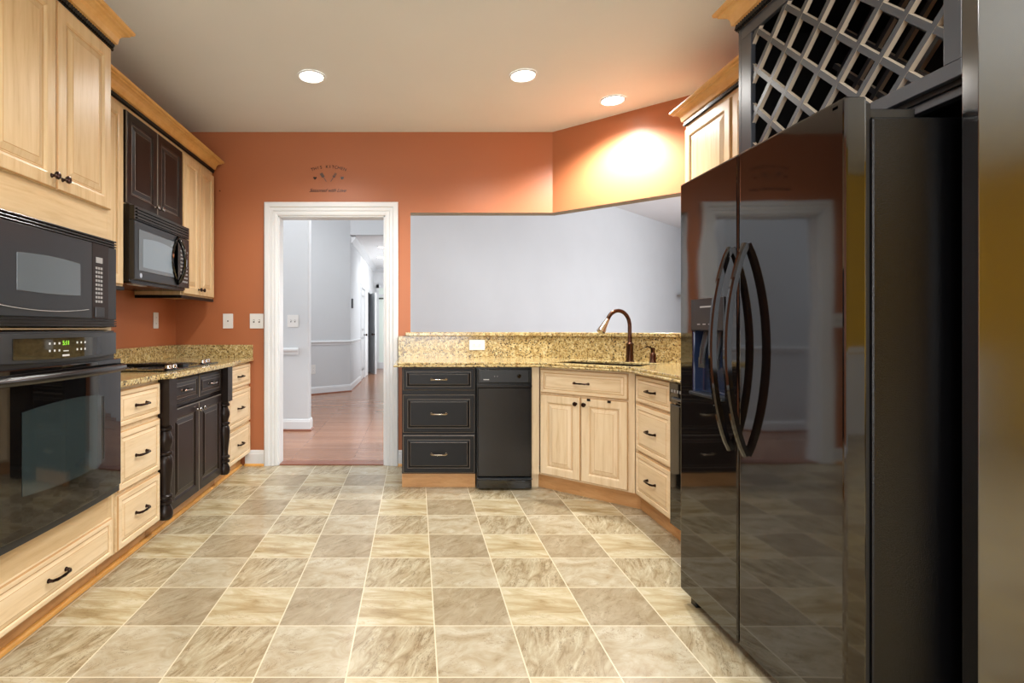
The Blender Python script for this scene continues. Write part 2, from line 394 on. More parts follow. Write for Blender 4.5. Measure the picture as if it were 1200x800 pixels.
# wall behind the viewer with two windows
bm = BM()
wins = [(-1.8, 1.2, 0.6, 2.5)]
xs = [-2.2, -1.8, 1.2, 6.2]
for i in range(3):
    if i == 1:
        wn_ = wins[0]
        bx(bm, xs[i], xs[i+1], -3.1, -3.0, 0, wn_[2]); bx(bm, xs[i], xs[i+1], -3.1, -3.0, wn_[3], CEIL)
    else: bx(bm, xs[i], xs[i+1], -3.1, -3.0, 0, CEIL)
bx(bm, 1.3, 6.0, -3.0, -2.985, 0, 0.86, 1)
struct('wall_front', bm, ['yellow', 'grey'])
M['glass'] = base_mat('window_glass', (240, 245, 250), 0.02)
M['glass'].node_tree.nodes['Principled BSDF'].inputs['Transmission Weight'].default_value = 1.0
for i, (a, b, c, d) in enumerate(wins):
    bm = BM()
    bx(bm, a, a+0.06, -3.08, -2.98, c, d); bx(bm, b-0.06, b, -3.08, -2.98, c, d)
    bx(bm, a, b, -3.08, -2.98, c, c+0.06); bx(bm, a, b, -3.08, -2.98, d-0.06, d); bx(bm, (a+b)/2-0.03, (a+b)/2+0.03, -3.07, -2.99, c, d)
    bx(bm, a+0.06, b-0.06, -3.04, -3.035, c+0.06, d-0.06, 1)
    struct('window_%d' % (i+1), bm, ['white', 'glass'])
bm = BM()
for a, b in ((-2.03, -1.9), (1.3, 6.0)): bx(bm, a, b, -3.0, -2.97, 0.88, 0.94)
bx(bm, 2.13, 6.0, 1.27, 1.3, 0.88, 0.94)
struct('trim_1', bm, 'white')
# great room and hall
bm = BM(); a = Vector((-0.3, 6.6)); d_ = Vector((2.45, 2.3)).normalized(); nn_ = Vector((d_.y, -d_.x))
b = a+d_*10.6
prism(bm, [tuple(a), tuple(b), tuple(b-nn_*0.12), tuple(a-nn_*0.12)], 0, HIGH); struct('wall_great_room', bm, 'grey')
bm = BM(); bx(bm, 8.0, 8.12, 3.7, 16, 0, HIGH); struct('wall_great_room_right', bm, 'grey')
bm = BM(); bx(bm, 2.13, 8.1, 3.65, 3.77, 0, HIGH); struct('wall_great_room_front', bm, 'grey')
bm = BM(); bx(bm, -4.1, -4.0, 4.5, 16, 0, HIGH); struct('wall_foyer_left', bm, 'grey')
bm = BM(); bx(bm, -4.0, -1.21, 6.0, 6.14, 0, HIGH); struct('wall_foyer_stub', bm, 'grey', bevel=0.015)
HL = -1.20
bm = BM(); prism(bm, [(-4.0, 7.3), (HL, 9.72), (HL, 11.55), (HL-0.12, 11.55), (HL-0.12, 9.78), (-4.0, 7.45)], 0, HIGH); struct('wall_hall_left', bm, 'grey')
bm = BM(); bx(bm, HL-0.12, HL, 11.55, 12.45, 2.1, 2.87); bx(bm, HL-0.12, HL, 12.45, 13.1, 0, 2.87); bx(bm, HL-0.12, HL, 13.1, 13.95, 2.1, 2.87); bx(bm, HL-0.12, HL, 13.95, 15.2, 0, 2.87)
struct('wall_hall_left_far', bm, 'ceil2')
bm = BM(); bx(bm, HL, 0.6, 9.72, 9.84, 2.87, HIGH); struct('wall_hall_header', bm, 'grey')
bm = BM(); bx(bm, HL-0.1, 0.6, 9.84, 15.3, 2.87, 2.9); struct('ceiling_hall', bm, 'ceil2')
bm = BM(); bx(bm, -4.0, 3.0, 15.2, 15.3, 0, 2.87); struct('wall_hall_end', bm, 'ceil2')
bm = BM(); bx(bm, 0.5, 0.6, 9.72, 15.2, 0, 2.87); struct('wall_hall_right', bm, 'grey')
bm = BM(); bx(bm, -2.8, HL-0.12, 11.2, 11.3, 0, HIGH); bx(bm, -2.9, -2.8, 11.2, 15.2, 0, HIGH); struct('wall_side_rooms', bm, 'ceil2')
# casing of the kitchen doorway
xz_back = lambda a, b, h: (a, YB-h, b)
bm = BM()
CAS = [(-0.005, -0.0), (-0.005, 0.012), (0.012, 0.016), (0.030, 0.016), (0.034, 0.022), (0.060, 0.022), (0.066, 0.030), (0.098, 0.032), (0.106, 0.026), (0.106, 0.0)]
sweep(bm, [(DOX0, 0.0), (DOX0, DOZ), (DOX1, DOZ), (DOX1, 0.0)], CAS, xz_back, side=-1)
bx(bm, DOX0, DOX0+0.018, YB-0.002, YB+0.125, 0, DOZ); bx(bm, DOX1-0.018, DOX1, YB-0.002, YB+0.125, 0, DOZ); bx(bm, DOX0, DOX1, YB-0.002, YB+0.125, DOZ-0.018, DOZ)
struct('trim_2', bm, 'white', bevel=0.002)
bm = BM(); bx(bm, DOX0+0.018, DOX1-0.018, 4.47, 4.60, 0.0, 0.012); struct('trim_3', bm, 'threshold', bevel=0.005)
BASEP = [(0, 0), (0.016, 0), (0.016, 0.10), (0.012, 0.108), (0.012, 0.116), (0.005, 0.130), (0, 0.130)]
SHOE = [(0, 0), (0.018, 0), (0.0165, 0.010), (0.010, 0.0165), (0, 0.018)]
flat = lambda a, b, h: (a, b, h)
for nm, pth, sd in (('baseboard_back_left', [(-1.44, YB), (DOX0-0.106, YB)], 1), ('baseboard_back_right', [(DOX1+0.106, YB), (-0.09, YB)], 1),
                    ('baseboard_foyer_stub', [(-4.0, 6.0), (-1.21, 6.0), (-1.21, 6.14)], 1),
                    ('baseboard_hall_left', [(-4.0, 7.3), (HL, 9.72), (HL, 11.45)], 1), ('baseboard_left', [(XL, -2.95), (XL, 1.6)], 1)):
    bm = BM(); sweep(bm, pth, BASEP, flat, side=sd); sh = BM()
    o = struct(nm, bm, 'white')
    bm = BM(); sweep(bm, pth, [(0.016+p, q) for p, q in SHOE], flat, side=sd)
    struct(nm+'_shoe', bm, 'honey' if 'back' in nm else 'threshold')
RAIL = [(0, 0), (0.012, 0), (0.014, 0.03), (0.03, 0.04), (0.034, 0.06), (0.022, 0.072), (0, 0.078)]
for nm, pth in (('trim_4', [(-4.0, 6.0), (-1.33, 6.0)]), ('trim_5', [(-4.0, 7.3), (HL, 9.72), (HL, 11.40)])):
    bm = BM(); sweep(bm, pth, RAIL, lambda a, b, h: (a, b, 0.86+h)); struct(nm, bm, 'white')
bm = BM(); sweep(bm, [(HL, 9.84), (HL, 15.2), (0.5, 15.2)], [(0, 0), (0.015, 0), (0.09, -0.0+0.10), (0.09, 0.12), (0, 0.12)], lambda a, b, h: (a, b, 2.75+h)); struct('trim_6', bm, 'white')
# hall doors
def hall_door(n, y0, y1, ajar):
    bm = BM(); sweep(bm, [(y0, 0), (y0, 2.05), (y1, 2.05), (y1, 0)], [(0, 0), (0, 0.018), (0.08, 0.024), (0.09, 0)], lambda a, b, h: (HL+h, a, b), side=-1)
    struct('trim_%d' % n, bm, 'white')
    th = y1-y0-0.01
    e = bpy.data.objects.new('door_%d' % n, None); C.objects.link(e); e['kind'] = 'structure'; e.location = (HL-0.02, y1-0.005 if ajar else y0+0.005, 0)
    e.rotation_euler = (0, 0, ajar if ajar else PI/2)
    bm = BM(); bx(bm, 0, th, -0.018, 0.018, 0.01, 2.04)
    obj('leaf', bm, 'white', e)
    for za, zb in ((0.2, 0.95), (1.1, 1.9)):
        for xa, xb in ((0.1, th/2-0.05), (th/2+0.05, th-0.1)):
            bm = BM(); rings(bm, xa, xb, za, zb, -0.018, [(0, -0.019, 0), (0.02, -0.012, 0), (0.04, -0.021, 0)]); obj('panel', bm, 'white', e)
    bm = BM(); lathe(bm, [(0.02, 0), (0.02, 0.01), (0.01, 0.02), (0.01, 0.04), (0.028, 0.05), (0.028, 0.07), (0.01, 0.08)], Matrix.Translation((th-0.06, -0.018, 1.0)) @ Matrix.Rotation(PI/2, 4, 'X'), 16)
    obj('door_knob', bm, 'bronze', e, smooth=True)
hall_door(2, 11.60, 12.40, 0); hall_door(3, 13.15, 13.9, math.radians(-72))
# pale panel door with a dark transom line at the end of the hall
bm = BM(); bx(bm, -1.05, -0.62, 15.15, 15.2, 0.10, 2.30, 1); bx(bm, -1.12, -1.05, 15.13, 15.2, 0, 2.4); bx(bm, -0.62, -0.55, 15.13, 15.2, 0, 2.4)
bx(bm, -1.12, -0.55, 15.13, 15.2, 2.3, 2.4); bx(bm, -1.05, -0.62, 15.13, 15.2, 2.05, 2.12, 0); bx(bm, -1.05, -0.62, 15.12, 15.16, 1.98, 2.02, 2); bx(bm, -1.05, -0.62, 15.1, 15.2, 0.0, 0.18, 0)
struct('door_4', bm, ['white', 'palegreen', 'slot'])

# ------------------------------------------------------------------ electrical plates and small wall items
def plate(name, label, cat, loc, rotz, w_, h_, kind):
    t = thing(name, label, cat, loc, rotz)
    bm = BM(); bx(bm, -w_/2, w_/2, -0.006, 0, -h_/2, h_/2); obj('cover_plate', bm, 'whiteplastic', t, bevel=0.002)
    if kind == 'jack':
        bm = BM(); lathe(bm, [(0.006, 0), (0.006, 0.004)], Matrix.Translation((0, -0.006, 0)) @ Matrix.Rotation(PI/2, 4, 'X'), 12); obj('jack', bm, 'slot', t)
    elif kind.startswith('switch'):
        for dx in (-0.023, 0.023):
            bm = BM(); bx(bm, dx-0.006, dx+0.006, -0.007, -0.006, -0.013, 0.013); obj('slot', bm, 'slot', t)
            bm = BM(); bx(bm, dx-0.004, dx+0.004, -0.016, -0.006, -0.002, 0.010); obj('toggle', bm, 'whiteplastic', t)
    else:
        for s in (-1, 1):
            c = (s*0.024, 0) if kind == 'outlet_h' else (0, s*0.024)
            bm = BM(); bx(bm, c[0]-0.014, c[0]+0.014, -0.008, -0.006, c[1]-0.014, c[1]+0.014); sk = obj('socket', bm, 'whiteplastic', t, bevel=0.003)
            bm = BM()
            for q in (-0.005, 0.005):
                if kind == 'outlet_h': bx(bm, c[0]-0.004, c[0]+0.004, -0.0085, -0.0078, c[1]+q-0.001, c[1]+q+0.001)
                else: bx(bm, c[0]+q-0.001, c[0]+q+0.001, -0.0085, -0.0078, c[1]-0.004, c[1]+0.004)
            obj('slots', bm, 'slot', sk)
    return t
plate('wall_jack', 'small white single cable jack plate on the orange back wall', 'wall plate', (-1.587, YB, 1.22), 0, 0.085, 0.125, 'jack')
plate('light_switch', 'white double toggle switch plate on orange wall touching the door casing', 'light switch', (-1.345, YB, 1.22), 0, 0.115, 0.125, 'switch')
plate('wall_outlet', 'white outlet on orange left wall above the granite backsplash', 'outlet', (XL, 4.13, 1.22), PI/2, 0.075, 0.125, 'outlet')
plate('wall_outlet', 'white sideways outlet set in the granite backsplash of the sink counter', 'outlet', (0.513, 4.42, 1.02), 0, 0.13, 0.085, 'outlet_h')
plate('light_switch', 'white double toggle switch on the pale wall seen through the doorway', 'light switch', (-1.39, 6.0, 1.24), 0, 0.127, 0.14, 'switch')
px_, py_ = -1.785, 9.214
plate('wall_outlet', 'white outlet low on far grey hall wall under the chair rail', 'outlet', (px_, py_, 0.44), math.atan2(2.42, 2.8), 0.09, 0.16, 'outlet')
t = thing('thermostat', 'small grey thermostat on the far hall wall beyond the doorway', 'thermostat', (HL, 9.95, 1.62), PI/2)
box_obj('housing', (-0.06, 0.06, -0.03, 0, -0.09, 0.09), 'charcoal', t, 0.006); box_obj('screen', (-0.04, 0.04, -0.033, -0.03, 0, 0.06), 'greyprint', t)
# the lettering
dec = thing('wall_decal', 'dark lettered kitchen decal with crossed cutlery above the doorway', 'wall decal', (-0.737, YB-0.001, 2.43))
s_ = 'THIS KITCHEN'; R_ = 0.42
for i, ch in enumerate(s_):
    if ch == ' ': continue
    a_ = (i-(len(s_)-1)/2)*0.0255/R_*1.0
    text_mesh('letter', ch, 0.036, 'decal', dec, (R_*math.sin(a_), 0, 0.095-R_*(1-math.cos(a_))), (PI/2, a_, 0))
text_mesh('script_line', 'Seasoned with Love', 0.042, 'decal', dec, (-0.01, 0, -0.105), (PI/2, 0, 0), shear=0.55, spacing=0.92)
for sx in (-1, 1):
    bm = BM(); pts = [(0.015*math.sin(q)**3, 0.0125*(13*math.cos(q)-5*math.cos(2*q)-2*math.cos(3*q)-math.cos(4*q))/13) for q in [2*PI*k/24 for k in range(24)]]
    vs_ = [bm.verts.new((sx*0.115+x, 0, z)) for x, z in pts]; bm.faces.new(vs_); obj('heart', bm, 'decal', dec)
    bm = BM()   # spatula and fork leaning outwards
    m_ = Matrix.Rotation(sx*math.radians(33), 4, 'Y')
    def quad(x0, x1, z0, z1):
        bm.faces.new([bm.verts.new(m_ @ Vector((x, 0, z))+Vector((sx*0.018, 0, -0.03))) for x, z in ((x0, z0), (x1, z0), (x1, z1), (x0, z1))])
    quad(-0.003, 0.003, 0, 0.05)
    if sx < 0: quad(-0.013, 0.013, 0.045, 0.085)
    else:
        quad(-0.012, 0.012, 0.045, 0.055)
        for q in (-0.010, -0.003, 0.004): quad(q, q+0.005, 0.055, 0.085)
    obj('utensil', bm, 'decal2', dec)
bm = BM(); lathe(bm, [(0.004, 0), (0.004, 0.012), (0.002, 0.014)], Matrix.Translation((-1.655, YB, 2.32)) @ Matrix.Rotation(PI/2, 4, 'X'), 8)
tag(obj('wall_hook', bm, 'copper', smooth=True), 'tiny bare hook in the orange wall right of the upper cabinets', 'hook')

# ------------------------------------------------------------------ recessed ceiling lights
def can(x, y, label, z=CEIL, power=CAN_P, r=0.088):
    t = thing('recessed_light', label, 'ceiling light', (x, y, z), group='recessed ceiling lights')
    bm = BM(); lathe(bm, [(r, -0.001), (r, -0.006), (r*0.9, -0.010), (r*0.84, -0.004), (r*0.84, -0.001)], None, 36, cap=False); obj('trim_ring', bm, 'white', t, smooth=True)
    bm = BM(); lathe(bm, [(r*0.84, -0.001), (r*0.84, -0.005), (r*0.5, -0.009), (0.001, -0.010)], None, 36); obj('lens', bm, 'lamp', t, smooth=True)
    l = bpy.data.lights.new('can_light', 'SPOT'); l.energy = power; l.color = CAN_C; l.spot_size = math.radians(150); l.spot_blend = 0.7; l.shadow_soft_size = 0.07
    o = bpy.data.objects.new('can_light', l); C.objects.link(o); o.location = (x, y, z-0.09)
can(-0.685, 3.483, 'lit round recessed light at left of the kitchen ceiling')
can(0.705, 3.471, 'lit round recessed light in the middle of the three on the ceiling')
can(1.434, 3.848, 'lit round recessed light near the angled orange wall', power=190)
for x, y in ((-0.35, 1.35), (0.45, 1.35), (-0.5, -0.7), (0.8, -0.7), (4.6, 0.5)):
    can(x, y, 'round recessed light in the ceiling behind the viewer', power=44 if x < 2 else 60)  # unseen cans added for even fill
for i, (x, y) in enumerate(((-0.72, 11.2), (-0.85, 12.8))):
    can(x, y, ['lit recessed light nearer in the white hall ceiling', 'lit recessed light farther along the white hall ceiling'][i], 2.87, 14)
for x, y, p in ((-0.75, 5.1, 30), (-0.9, 7.9, 30), (2.6, 6.2, 60), (5.5, 8.5, 60)):
    can(x, y, 'round recessed light in the tall ceiling beyond the kitchen', HIGH, p)  # unseen cans added to brighten foyer and great room

# ------------------------------------------------------------------ hardware
def pull(bm, cx, cz, w_=0.085, horizontal=True, y0=-0.010):
    r = 0.0045; h = w_/2
    pts = [(-h, 0), (-h, -0.018), (-h*0.75, -0.026), (-h*0.35, -0.029), (0, -0.030), (h*0.35, -0.029), (h*0.75, -0.026), (h, -0.018), (h, 0)]
    rr = [0.008, 0.006, 0.0065, 0.005, 0.0062, 0.005, 0.0065, 0.006, 0.008]
    tube(bm, [(cx+a, y0+b, cz) for a, b in pts] if horizontal else [(cx, y0+b, cz+a) for a, b in pts], rr, 8)
    for s in (-1, 1): lathe(bm, [(0.009, 0), (0.009, 0.003), (0.006, 0.005)], Matrix.Translation((cx+s*h if horizontal else cx, y0, cz)) @ Matrix.Rotation(PI/2, 4, 'X'), 12)
def knob(bm, cx, cz, y0=-0.010):
    lathe(bm, [(0.009, 0), (0.006, 0.004), (0.005, 0.012), (0.013, 0.018), (0.0155, 0.024), (0.013, 0.029), (0.005, 0.032)], Matrix.Translation((cx, y0, cz)) @ Matrix.Rotation(PI/2, 4, 'X'), 16)
def door_rings(sw=0.055, t=0.020, yb=0.010):
    f = yb-t
    return [(0, f+0.006, 0), (0.004, f+0.001, 1), (0.007, f, 0), (sw-0.006, f, 0), (sw, f+0.002, 0), (sw+0.006, f+0.009, 0), (sw+0.009, f+0.009, 1), (sw+0.013, f+0.009, 0), (sw+0.015, f+0.008, 1), (sw+0.038, f+0.001, 0), (sw+0.040, f, 1)]
def drawer_rings(sw=0.022, t=0.020, yb=0.010):
    f = yb-t
    return [(0, f+0.007, 0), (0.005, f+0.001, 1), (0.008, f, 0), (sw, f, 0), (sw+0.003, f+0.006, 0), (sw+0.0065, f+0.006, 1), (sw+0.022, f+0.001, 0), (sw+0.024, f, 1)]
def fronts(t, items, m_door, m_drawer, glaze, metal='bronze', pw=0.085):
    for it in items:
        kind, x0, x1, z0, z1 = it[:5]; opt = it[5] if len(it) > 5 else None
        bm = BM()
        if kind == 'door':
            rings(bm, x0, x1, z0, z1, 0.010, door_rings(0.055 if x1-x0 > 0.24 else 0.045)); o = obj('door', bm, [m_door, glaze], t)
            if opt:
                bm = BM(); knob(bm, x0+0.028 if opt[0] == 'l' else x1-0.028, z1-0.045 if opt[1] == 't' else z0+0.045); obj('knob', bm, metal, o, smooth=True)
        else:
            rings(bm, x0, x1, z0, z1, 0.010, drawer_rings(0.022 if z1-z0 < 0.19 else 0.030)); o = obj('drawer', bm, [m_drawer, glaze], t)
            if opt != 'plain':
                bm = BM(); pull(bm, (x0+x1)/2, (z0+z1)/2, pw); obj('handle', bm, metal, o, smooth=True)
def carcass(t, w_, d_, z0, z1, mat, y0=0.010, kick=None, km='kick'):
    bm = BM(); bx(bm, 0, w_, y0, d_, z0, z1); obj('carcass', bm, mat, t, bevel=0.0015)
    if kick is not None:
        bm = BM(); bx(bm, kick[1], w_-kick[2], kick[0], kick[0]+0.018, 0, z0); obj('toe_kick', bm, km, t)
CROWN = [(0, 0), (0.008, 0.0), (0.010, 0.010), (0.020, 0.012), (0.022, 0.024), (0.025, 0.040), (0.033, 0.054), (0.046, 0.063), (0.058, 0.066), (0.059, 0.074), (0.070, 0.077), (0.074, 0.084), (0.074, 0.092), (0, 0.092)]
CROWN_Z = 2.452
def crown_parts(t, path, side=1):
    zf = lambda a, b, h: (a, b, CROWN_Z+h)
    bm = BM(); sweep(bm, path, [(o*1.0, 0.020+h) for o, h in CROWN], zf, side); obj('moulding', bm, 'crown', t)
    bm = BM(); sweep(bm, path, [(0, 0.0005), (0.008, 0.0005), (0.008, 0.020), (0, 0.020)], zf, side)
    for i in range(len(path)-1):
        a = Vector(path[i]); b = Vector(path[i+1]); d = (b-a); ln_ = d.length; d.normalize(); nrm = Vector((d.y, -d.x))*side
        k = int(ln_/0.014)
        for j in range(k):
            c = a+d*(j+0.5)*ln_/k+nrm*0.012
            m_ = Matrix.Translation((c.x, c.y, CROWN_Z+0.011)) @ Matrix.Rotation(math.atan2(d.y, d.x), 4, 'Z') @ Matrix.Rotation(0.6, 4, 'Y')
            vsn = [bm.verts.new(m_ @ Vector(p)) for p in ((-0.0045,-0.005,-0.012),(0.0045,-0.005,-0.012),(0.0045,0.005,-0.012),(-0.0045,0.005,-0.012),(-0.0045,-0.005,0.012),(0.0045,-0.005,0.012),(0.0045,0.005,0.012),(-0.0045,0.005,0.012))]
            for f in ((0,3,2,1),(4,5,6,7),(0,1,5,4),(1,2,6,5),(2,3,7,6),(3,0,4,7)): bm.faces.new([vsn[q] for q in f])
    obj('rope_bead', bm, 'black_paint', t)

# ------------------------------------------------------------------ LEFT: tall oven cabinet
FX = -1.40                                  # front plane of the left base run
TY0, TY1 = 1.655, 2.45; TW = TY1-TY0
t = thing('oven_cabinet', 'tall maple cabinet housing the black microwave and wall oven', 'cabinet', (FX, TY0, 0), PI/2)
bm = BM()
bx(bm, 0, 0.03, 0.010, 0.615, 0.11, 2.452); bx(bm, TW-0.03, TW, 0.010, 0.615, 0.11, 2.452)
for a, b in ((0.11, 0.405), (1.155, 1.163), (1.565, 2.452)): bx(bm, 0.03, TW-0.03, 0.010, 0.60, a, b)
bx(bm, 0.03, TW-0.03, 0.60, 0.615, 0.11, 2.452)
obj('carcass', bm, 'maple_h', t, bevel=0.0015)
bm = BM(); bx(bm, 0, TW, 0.08, 0.098, 0, 0.11); obj('toe_kick', bm, 'kick', t)
fronts(t, [('door', 0.035, TW/2-0.003, 1.70, 2.435, 'rb'), ('door', TW/2+0.003, TW-0.032, 1.70, 2.435, 'lb')], 'maple', 'maple_h', 'glaze')
fronts(t, [('drawer', 0.02, TW-0.02, 0.118, 0.292)], 'maple', 'maple_pale_h', 'glaze', pw=0.10)
crown_parts(t, [(0, 0.010), (TW, 0.010), (TW, 0.20)])

def bow(x, b=0.028): return -b*(1-((x-TW/2)/(TW/2))**2)
def bowed(bm, x0, x1, z0, z1, yb, off, b=0.028, n=16, mi=0, zc=0.0, zt=0.0):
    """plate whose front follows a bow in plan; zc / zt curve the bottom / top edge"""
    cols = []
    for i in range(n+1):
        x = x0+(x1-x0)*i/n; s = 1-((2*i/n)-1)**2; y = bow(x, b)+off
        cols.append([bm.verts.new(p) for p in ((x, y, z0-zc*s), (x, y, z1+zt*s), (x, yb, z1+zt*s), (x, yb, z0-zc*s))])
    fs = []
    for a, c in zip(cols, cols[1:]):
        for k in range(4): fs.append(bm.faces.new((a[k], c[k], c[(k+1) % 4], a[(k+1) % 4])))
    fs.append(bm.faces.new(cols[0])); fs.append(bm.faces.new(cols[-1][::-1]))
    for f in fs: f.material_index = mi
    bmesh.ops.recalc_face_normals(bm, faces=fs)
# wall oven
t = thing('wall_oven', 'black built-in wall oven with green clock under the microwave', 'oven', (FX, TY0, 0), PI/2)
bm = BM(); bx(bm, 0.035, TW-0.035, 0.012, 0.55, 0.41, 1.15); obj('body', bm, 'satin', t)
bm = BM(); bx(bm, 0.0, TW, -0.004, 0.009, 0.408, 1.150); obj('frame', bm, 'charcoal', t, bevel=0.002)
bm = BM(); bowed(bm, 0.005, TW-0.005, 1.045, 1.142, -0.003, -0.016, 0.02, zc=0.012); cp = obj('control_panel', bm, 'charcoal', t, bevel=0.002)
bm = BM(); bowed(bm, 0.145, 0.65, 1.052, 1.125, -0.016, -0.0185, 0.02, zc=0.006); dp = obj('display_glass', bm, 'gloss', cp)
yq = bow(0.40, 0.02)-0.019
text_mesh('clock_digits', '5:11', 0.024, 'green_led', dp, (0.405, yq-0.0005, 1.104), (PI/2, 0, 0))
bm = BM()
for x in (0.315, 0.475):
    bm = BM()
    for z in (1.104, 1.077):
        for i in range(3):
            xx = x+i*0.026; bx(bm, xx-0.004, xx+0.004, bow(xx, 0.02)-0.0195, bow(xx, 0.02)-0.018, z-0.004, z+0.004)
    obj('keypad', bm, 'lightprint', dp)
bm = BM(); bx(bm, 0.385, 0.425, yq-0.0005, yq+0.001, 1.053, 1.060); obj('badge', bm, 'lightprint', dp)
bm = BM(); bx(bm, 0.39, 0.42, yq-0.0005, yq+0.001, 1.072, 1.076); obj('print', bm, 'lightprint', dp)
bm = BM(); bowed(bm, 0.008, TW-0.008, 0.445, 1.022, -0.003, -0.040, 0.022, zc=0.0); dr = obj('door', bm, 'gloss', t, bevel=0.004)
bm = BM(); bowed(bm, 0.155, 0.635, 0.585, 0.872, -0.030, -0.0415, 0.022, zc=0.012, zt=0.016); wd = obj('window', bm, 'ovenglass', dr)
bm = BM()
for x in (0.612, 0.622): bx(bm, x, x+0.0035, bow(x, 0.022)-0.044, bow(x, 0.022)-0.040, 0.60, 0.87)
obj('window_edge_strip', bm, 'pewter', dr)
bm = BM(); pts = [(0.02, -0.035, 0.985), (0.024, -0.05, 0.985)]+[(0.03+(TW-0.06)*i/14, bow(0.03+(TW-0.06)*i/14, 0.045)-0.058, 0.985) for i in range(15)]+[(TW-0.024, -0.05, 0.985), (TW-0.02, -0.035, 0.985)]
tube(bm, pts, 0.017, 12, flat=0.8); obj('handle', bm, 'satin', dr, smooth=True)
bm = BM(); bowed(bm, 0.002, TW-0.002, 0.412, 0.440, -0.003, -0.030, 0.012); obj('bottom_trim', bm, 'charcoal', t, bevel=0.002)
# built-in microwave
t = thing('microwave', 'black built-in microwave set in the tall cabinet above the oven', 'microwave', (FX, TY0, 0), PI/2)
bm = BM(); bx(bm, 0.035, TW-0.035, 0.012, 0.45, 1.168, 1.560); obj('body', bm, 'satin', t)
bm = BM(); bx(bm, 0.0, TW, -0.006, 0.009, 1.166, 1.564)
for i in range(3):
    bx(bm, 0.0, TW, -0.016, -0.006, 1.530+i*0.012, 1.537+i*0.012); bx(bm, 0.0, TW, -0.016, -0.006, 1.168+i*0.011, 1.174+i*0.011)
bx(bm, 0, 0.05, -0.014, -0.006, 1.20, 1.527); bx(bm, TW-0.075, TW, -0.014, -0.006, 1.20, 1.527)
obj('trim_frame', bm, 'satin', t, bevel=0.002)
bm = BM(); rings(bm, 0.052, 0.595, 1.202, 1.526, -0.006, [(0, -0.022, 0), (0.003, -0.025, 0)]); dr = obj('door', bm, 'charcoal', t)
bm = BM(); bowed(bm, 0.085, 0.565, 1.245, 1.475, -0.024, -0.0275, 0.0, zc=0.014, zt=0.010); fr = obj('window_frame', bm, 'charcoal', dr)
bm = BM(); bowed(bm, 0.165, 0.51, 1.294, 1.424, -0.026, -0.0295, 0.0, zc=0.004, zt=0.008); obj('window', bm, 'mwglass', dr, bevel=0.001)
bm = BM(); tube(bm, [(0.085+0.48*i/12, -0.029, 1.240-0.014*(1-(i/6-1)**2)) for i in range(13)], 0.0016, 6); obj('door_edge_line', bm, 'greyprint', dr)
bm = BM(); bx(bm, 0.598, 0.718, -0.024, -0.006, 1.202, 1.526); cp = obj('control_panel', bm, 'brown_black', t, bevel=0.002)
box_obj('display', (0.622, 0.668, -0.026, -0.024, 1.444, 1.468), 'greyprint', cp)
bm = BM()
for i in range(3):
    for j in range(9): bx(bm, 0.620+i*0.018, 0.632+i*0.018, -0.0255, -0.024, 1.272+j*0.018, 1.282+j*0.018)
obj('keypad', bm, 'greyprint', cp)
box_obj('open_button', (0.615, 0.678, -0.029, -0.024, 1.208, 1.252), 'charcoal', cp, 0.003)

# ------------------------------------------------------------------ LEFT base run
DRZ = [(0.692, 0.866), (0.389, 0.672), (0.115, 0.375)]
t = thing('drawer_cabinet', 'maple three drawer base cabinet between wall oven and cooktop', 'cabinet', (FX, 2.453, 0), PI/2)
carcass(t, 0.442, 0.62, 0.105, 0.882, 'maple_pale', kick=(0.08, 0, 0))
fronts(t, [('drawer', 0.022, 0.430, a, b) for a, b in DRZ], 'maple_pale', 'maple_pale_h', 'glaze', pw=0.10)
t = thing('cooktop_cabinet', 'dark espresso base cabinet with turned posts below the cooktop', 'cabinet', (FX, 2.898, 0), PI/2)
CW = 1.0
bm = BM(); bx(bm, 0, CW, 0.016, 0.62, 0.105, 0.882); obj('carcass', bm, 'brown_black', t, bevel=0.0015)
bm = BM(); bx(bm, 0, CW, 0.08, 0.098, 0, 0.105); obj('toe_kick', bm, 'kick', t)
fronts(t, [('drawer', 0.105, 0.495, 0.718, 0.862), ('drawer', 0.512, 0.895, 0.718, 0.862), ('door', 0.105, 0.500, 0.115, 0.690, 'rt'), ('door', 0.506, 0.895, 0.115, 0.690, 'lt')], 'brown_black', 'brown_black', 'rub', metal='pewter', pw=0.10)
POST = [(0.030, 0.100), (0.038, 0.108), (0.042, 0.128), (0.040, 0.150), (0.030, 0.172), (0.026, 0.182), (0.040, 0.188), (0.041, 0.200), (0.031, 0.206), (0.031, 0.214), (0.041, 0.220), (0.041, 0.232), (0.030, 0.240),
        (0.028, 0.255), (0.032, 0.300), (0.039, 0.360), (0.042, 0.410), (0.038, 0.440), (0.028, 0.456), (0.040, 0.462), (0.040, 0.474), (0.028, 0.482), (0.032, 0.500), (0.041, 0.528), (0.040, 0.552), (0.030, 0.578), (0.027, 0.590), (0.040, 0.598), (0.040, 0.610), (0.032, 0.618), (0.034, 0.630)]
for cx in (0.047, CW-0.047):
    bm = BM(); lathe(bm, POST, Matrix.Translation((cx, -0.006, 0)), 24); bx(bm, cx-0.046, cx+0.046, -0.051, 0.016, 0.630, 0.882)
    lathe(bm, [(0.034, 0.615), (0.046*1.3, 0.655)], Matrix.Translation((cx, -0.006, 0)) @ Matrix.Scale(0.72, 4, (1, 0, 0)) @ Matrix.Scale(0.72, 4, (0, 1, 0)), 24)
    obj('turned_post', bm, 'brown_black', t, smooth=True)
t = thing('drawer_cabinet', 'narrow maple three drawer base cabinet against the orange back wall', 'cabinet', (FX, 3.900, 0), PI/2)
carcass(t, 0.575, 0.62, 0.105, 0.882, 'maple_pale', kick=(0.08, 0, 0))
fronts(t, [('drawer', 0.015, 0.558, a, b) for a, b in DRZ], 'maple_pale', 'maple_pale_h', 'glaze', pw=0.10)
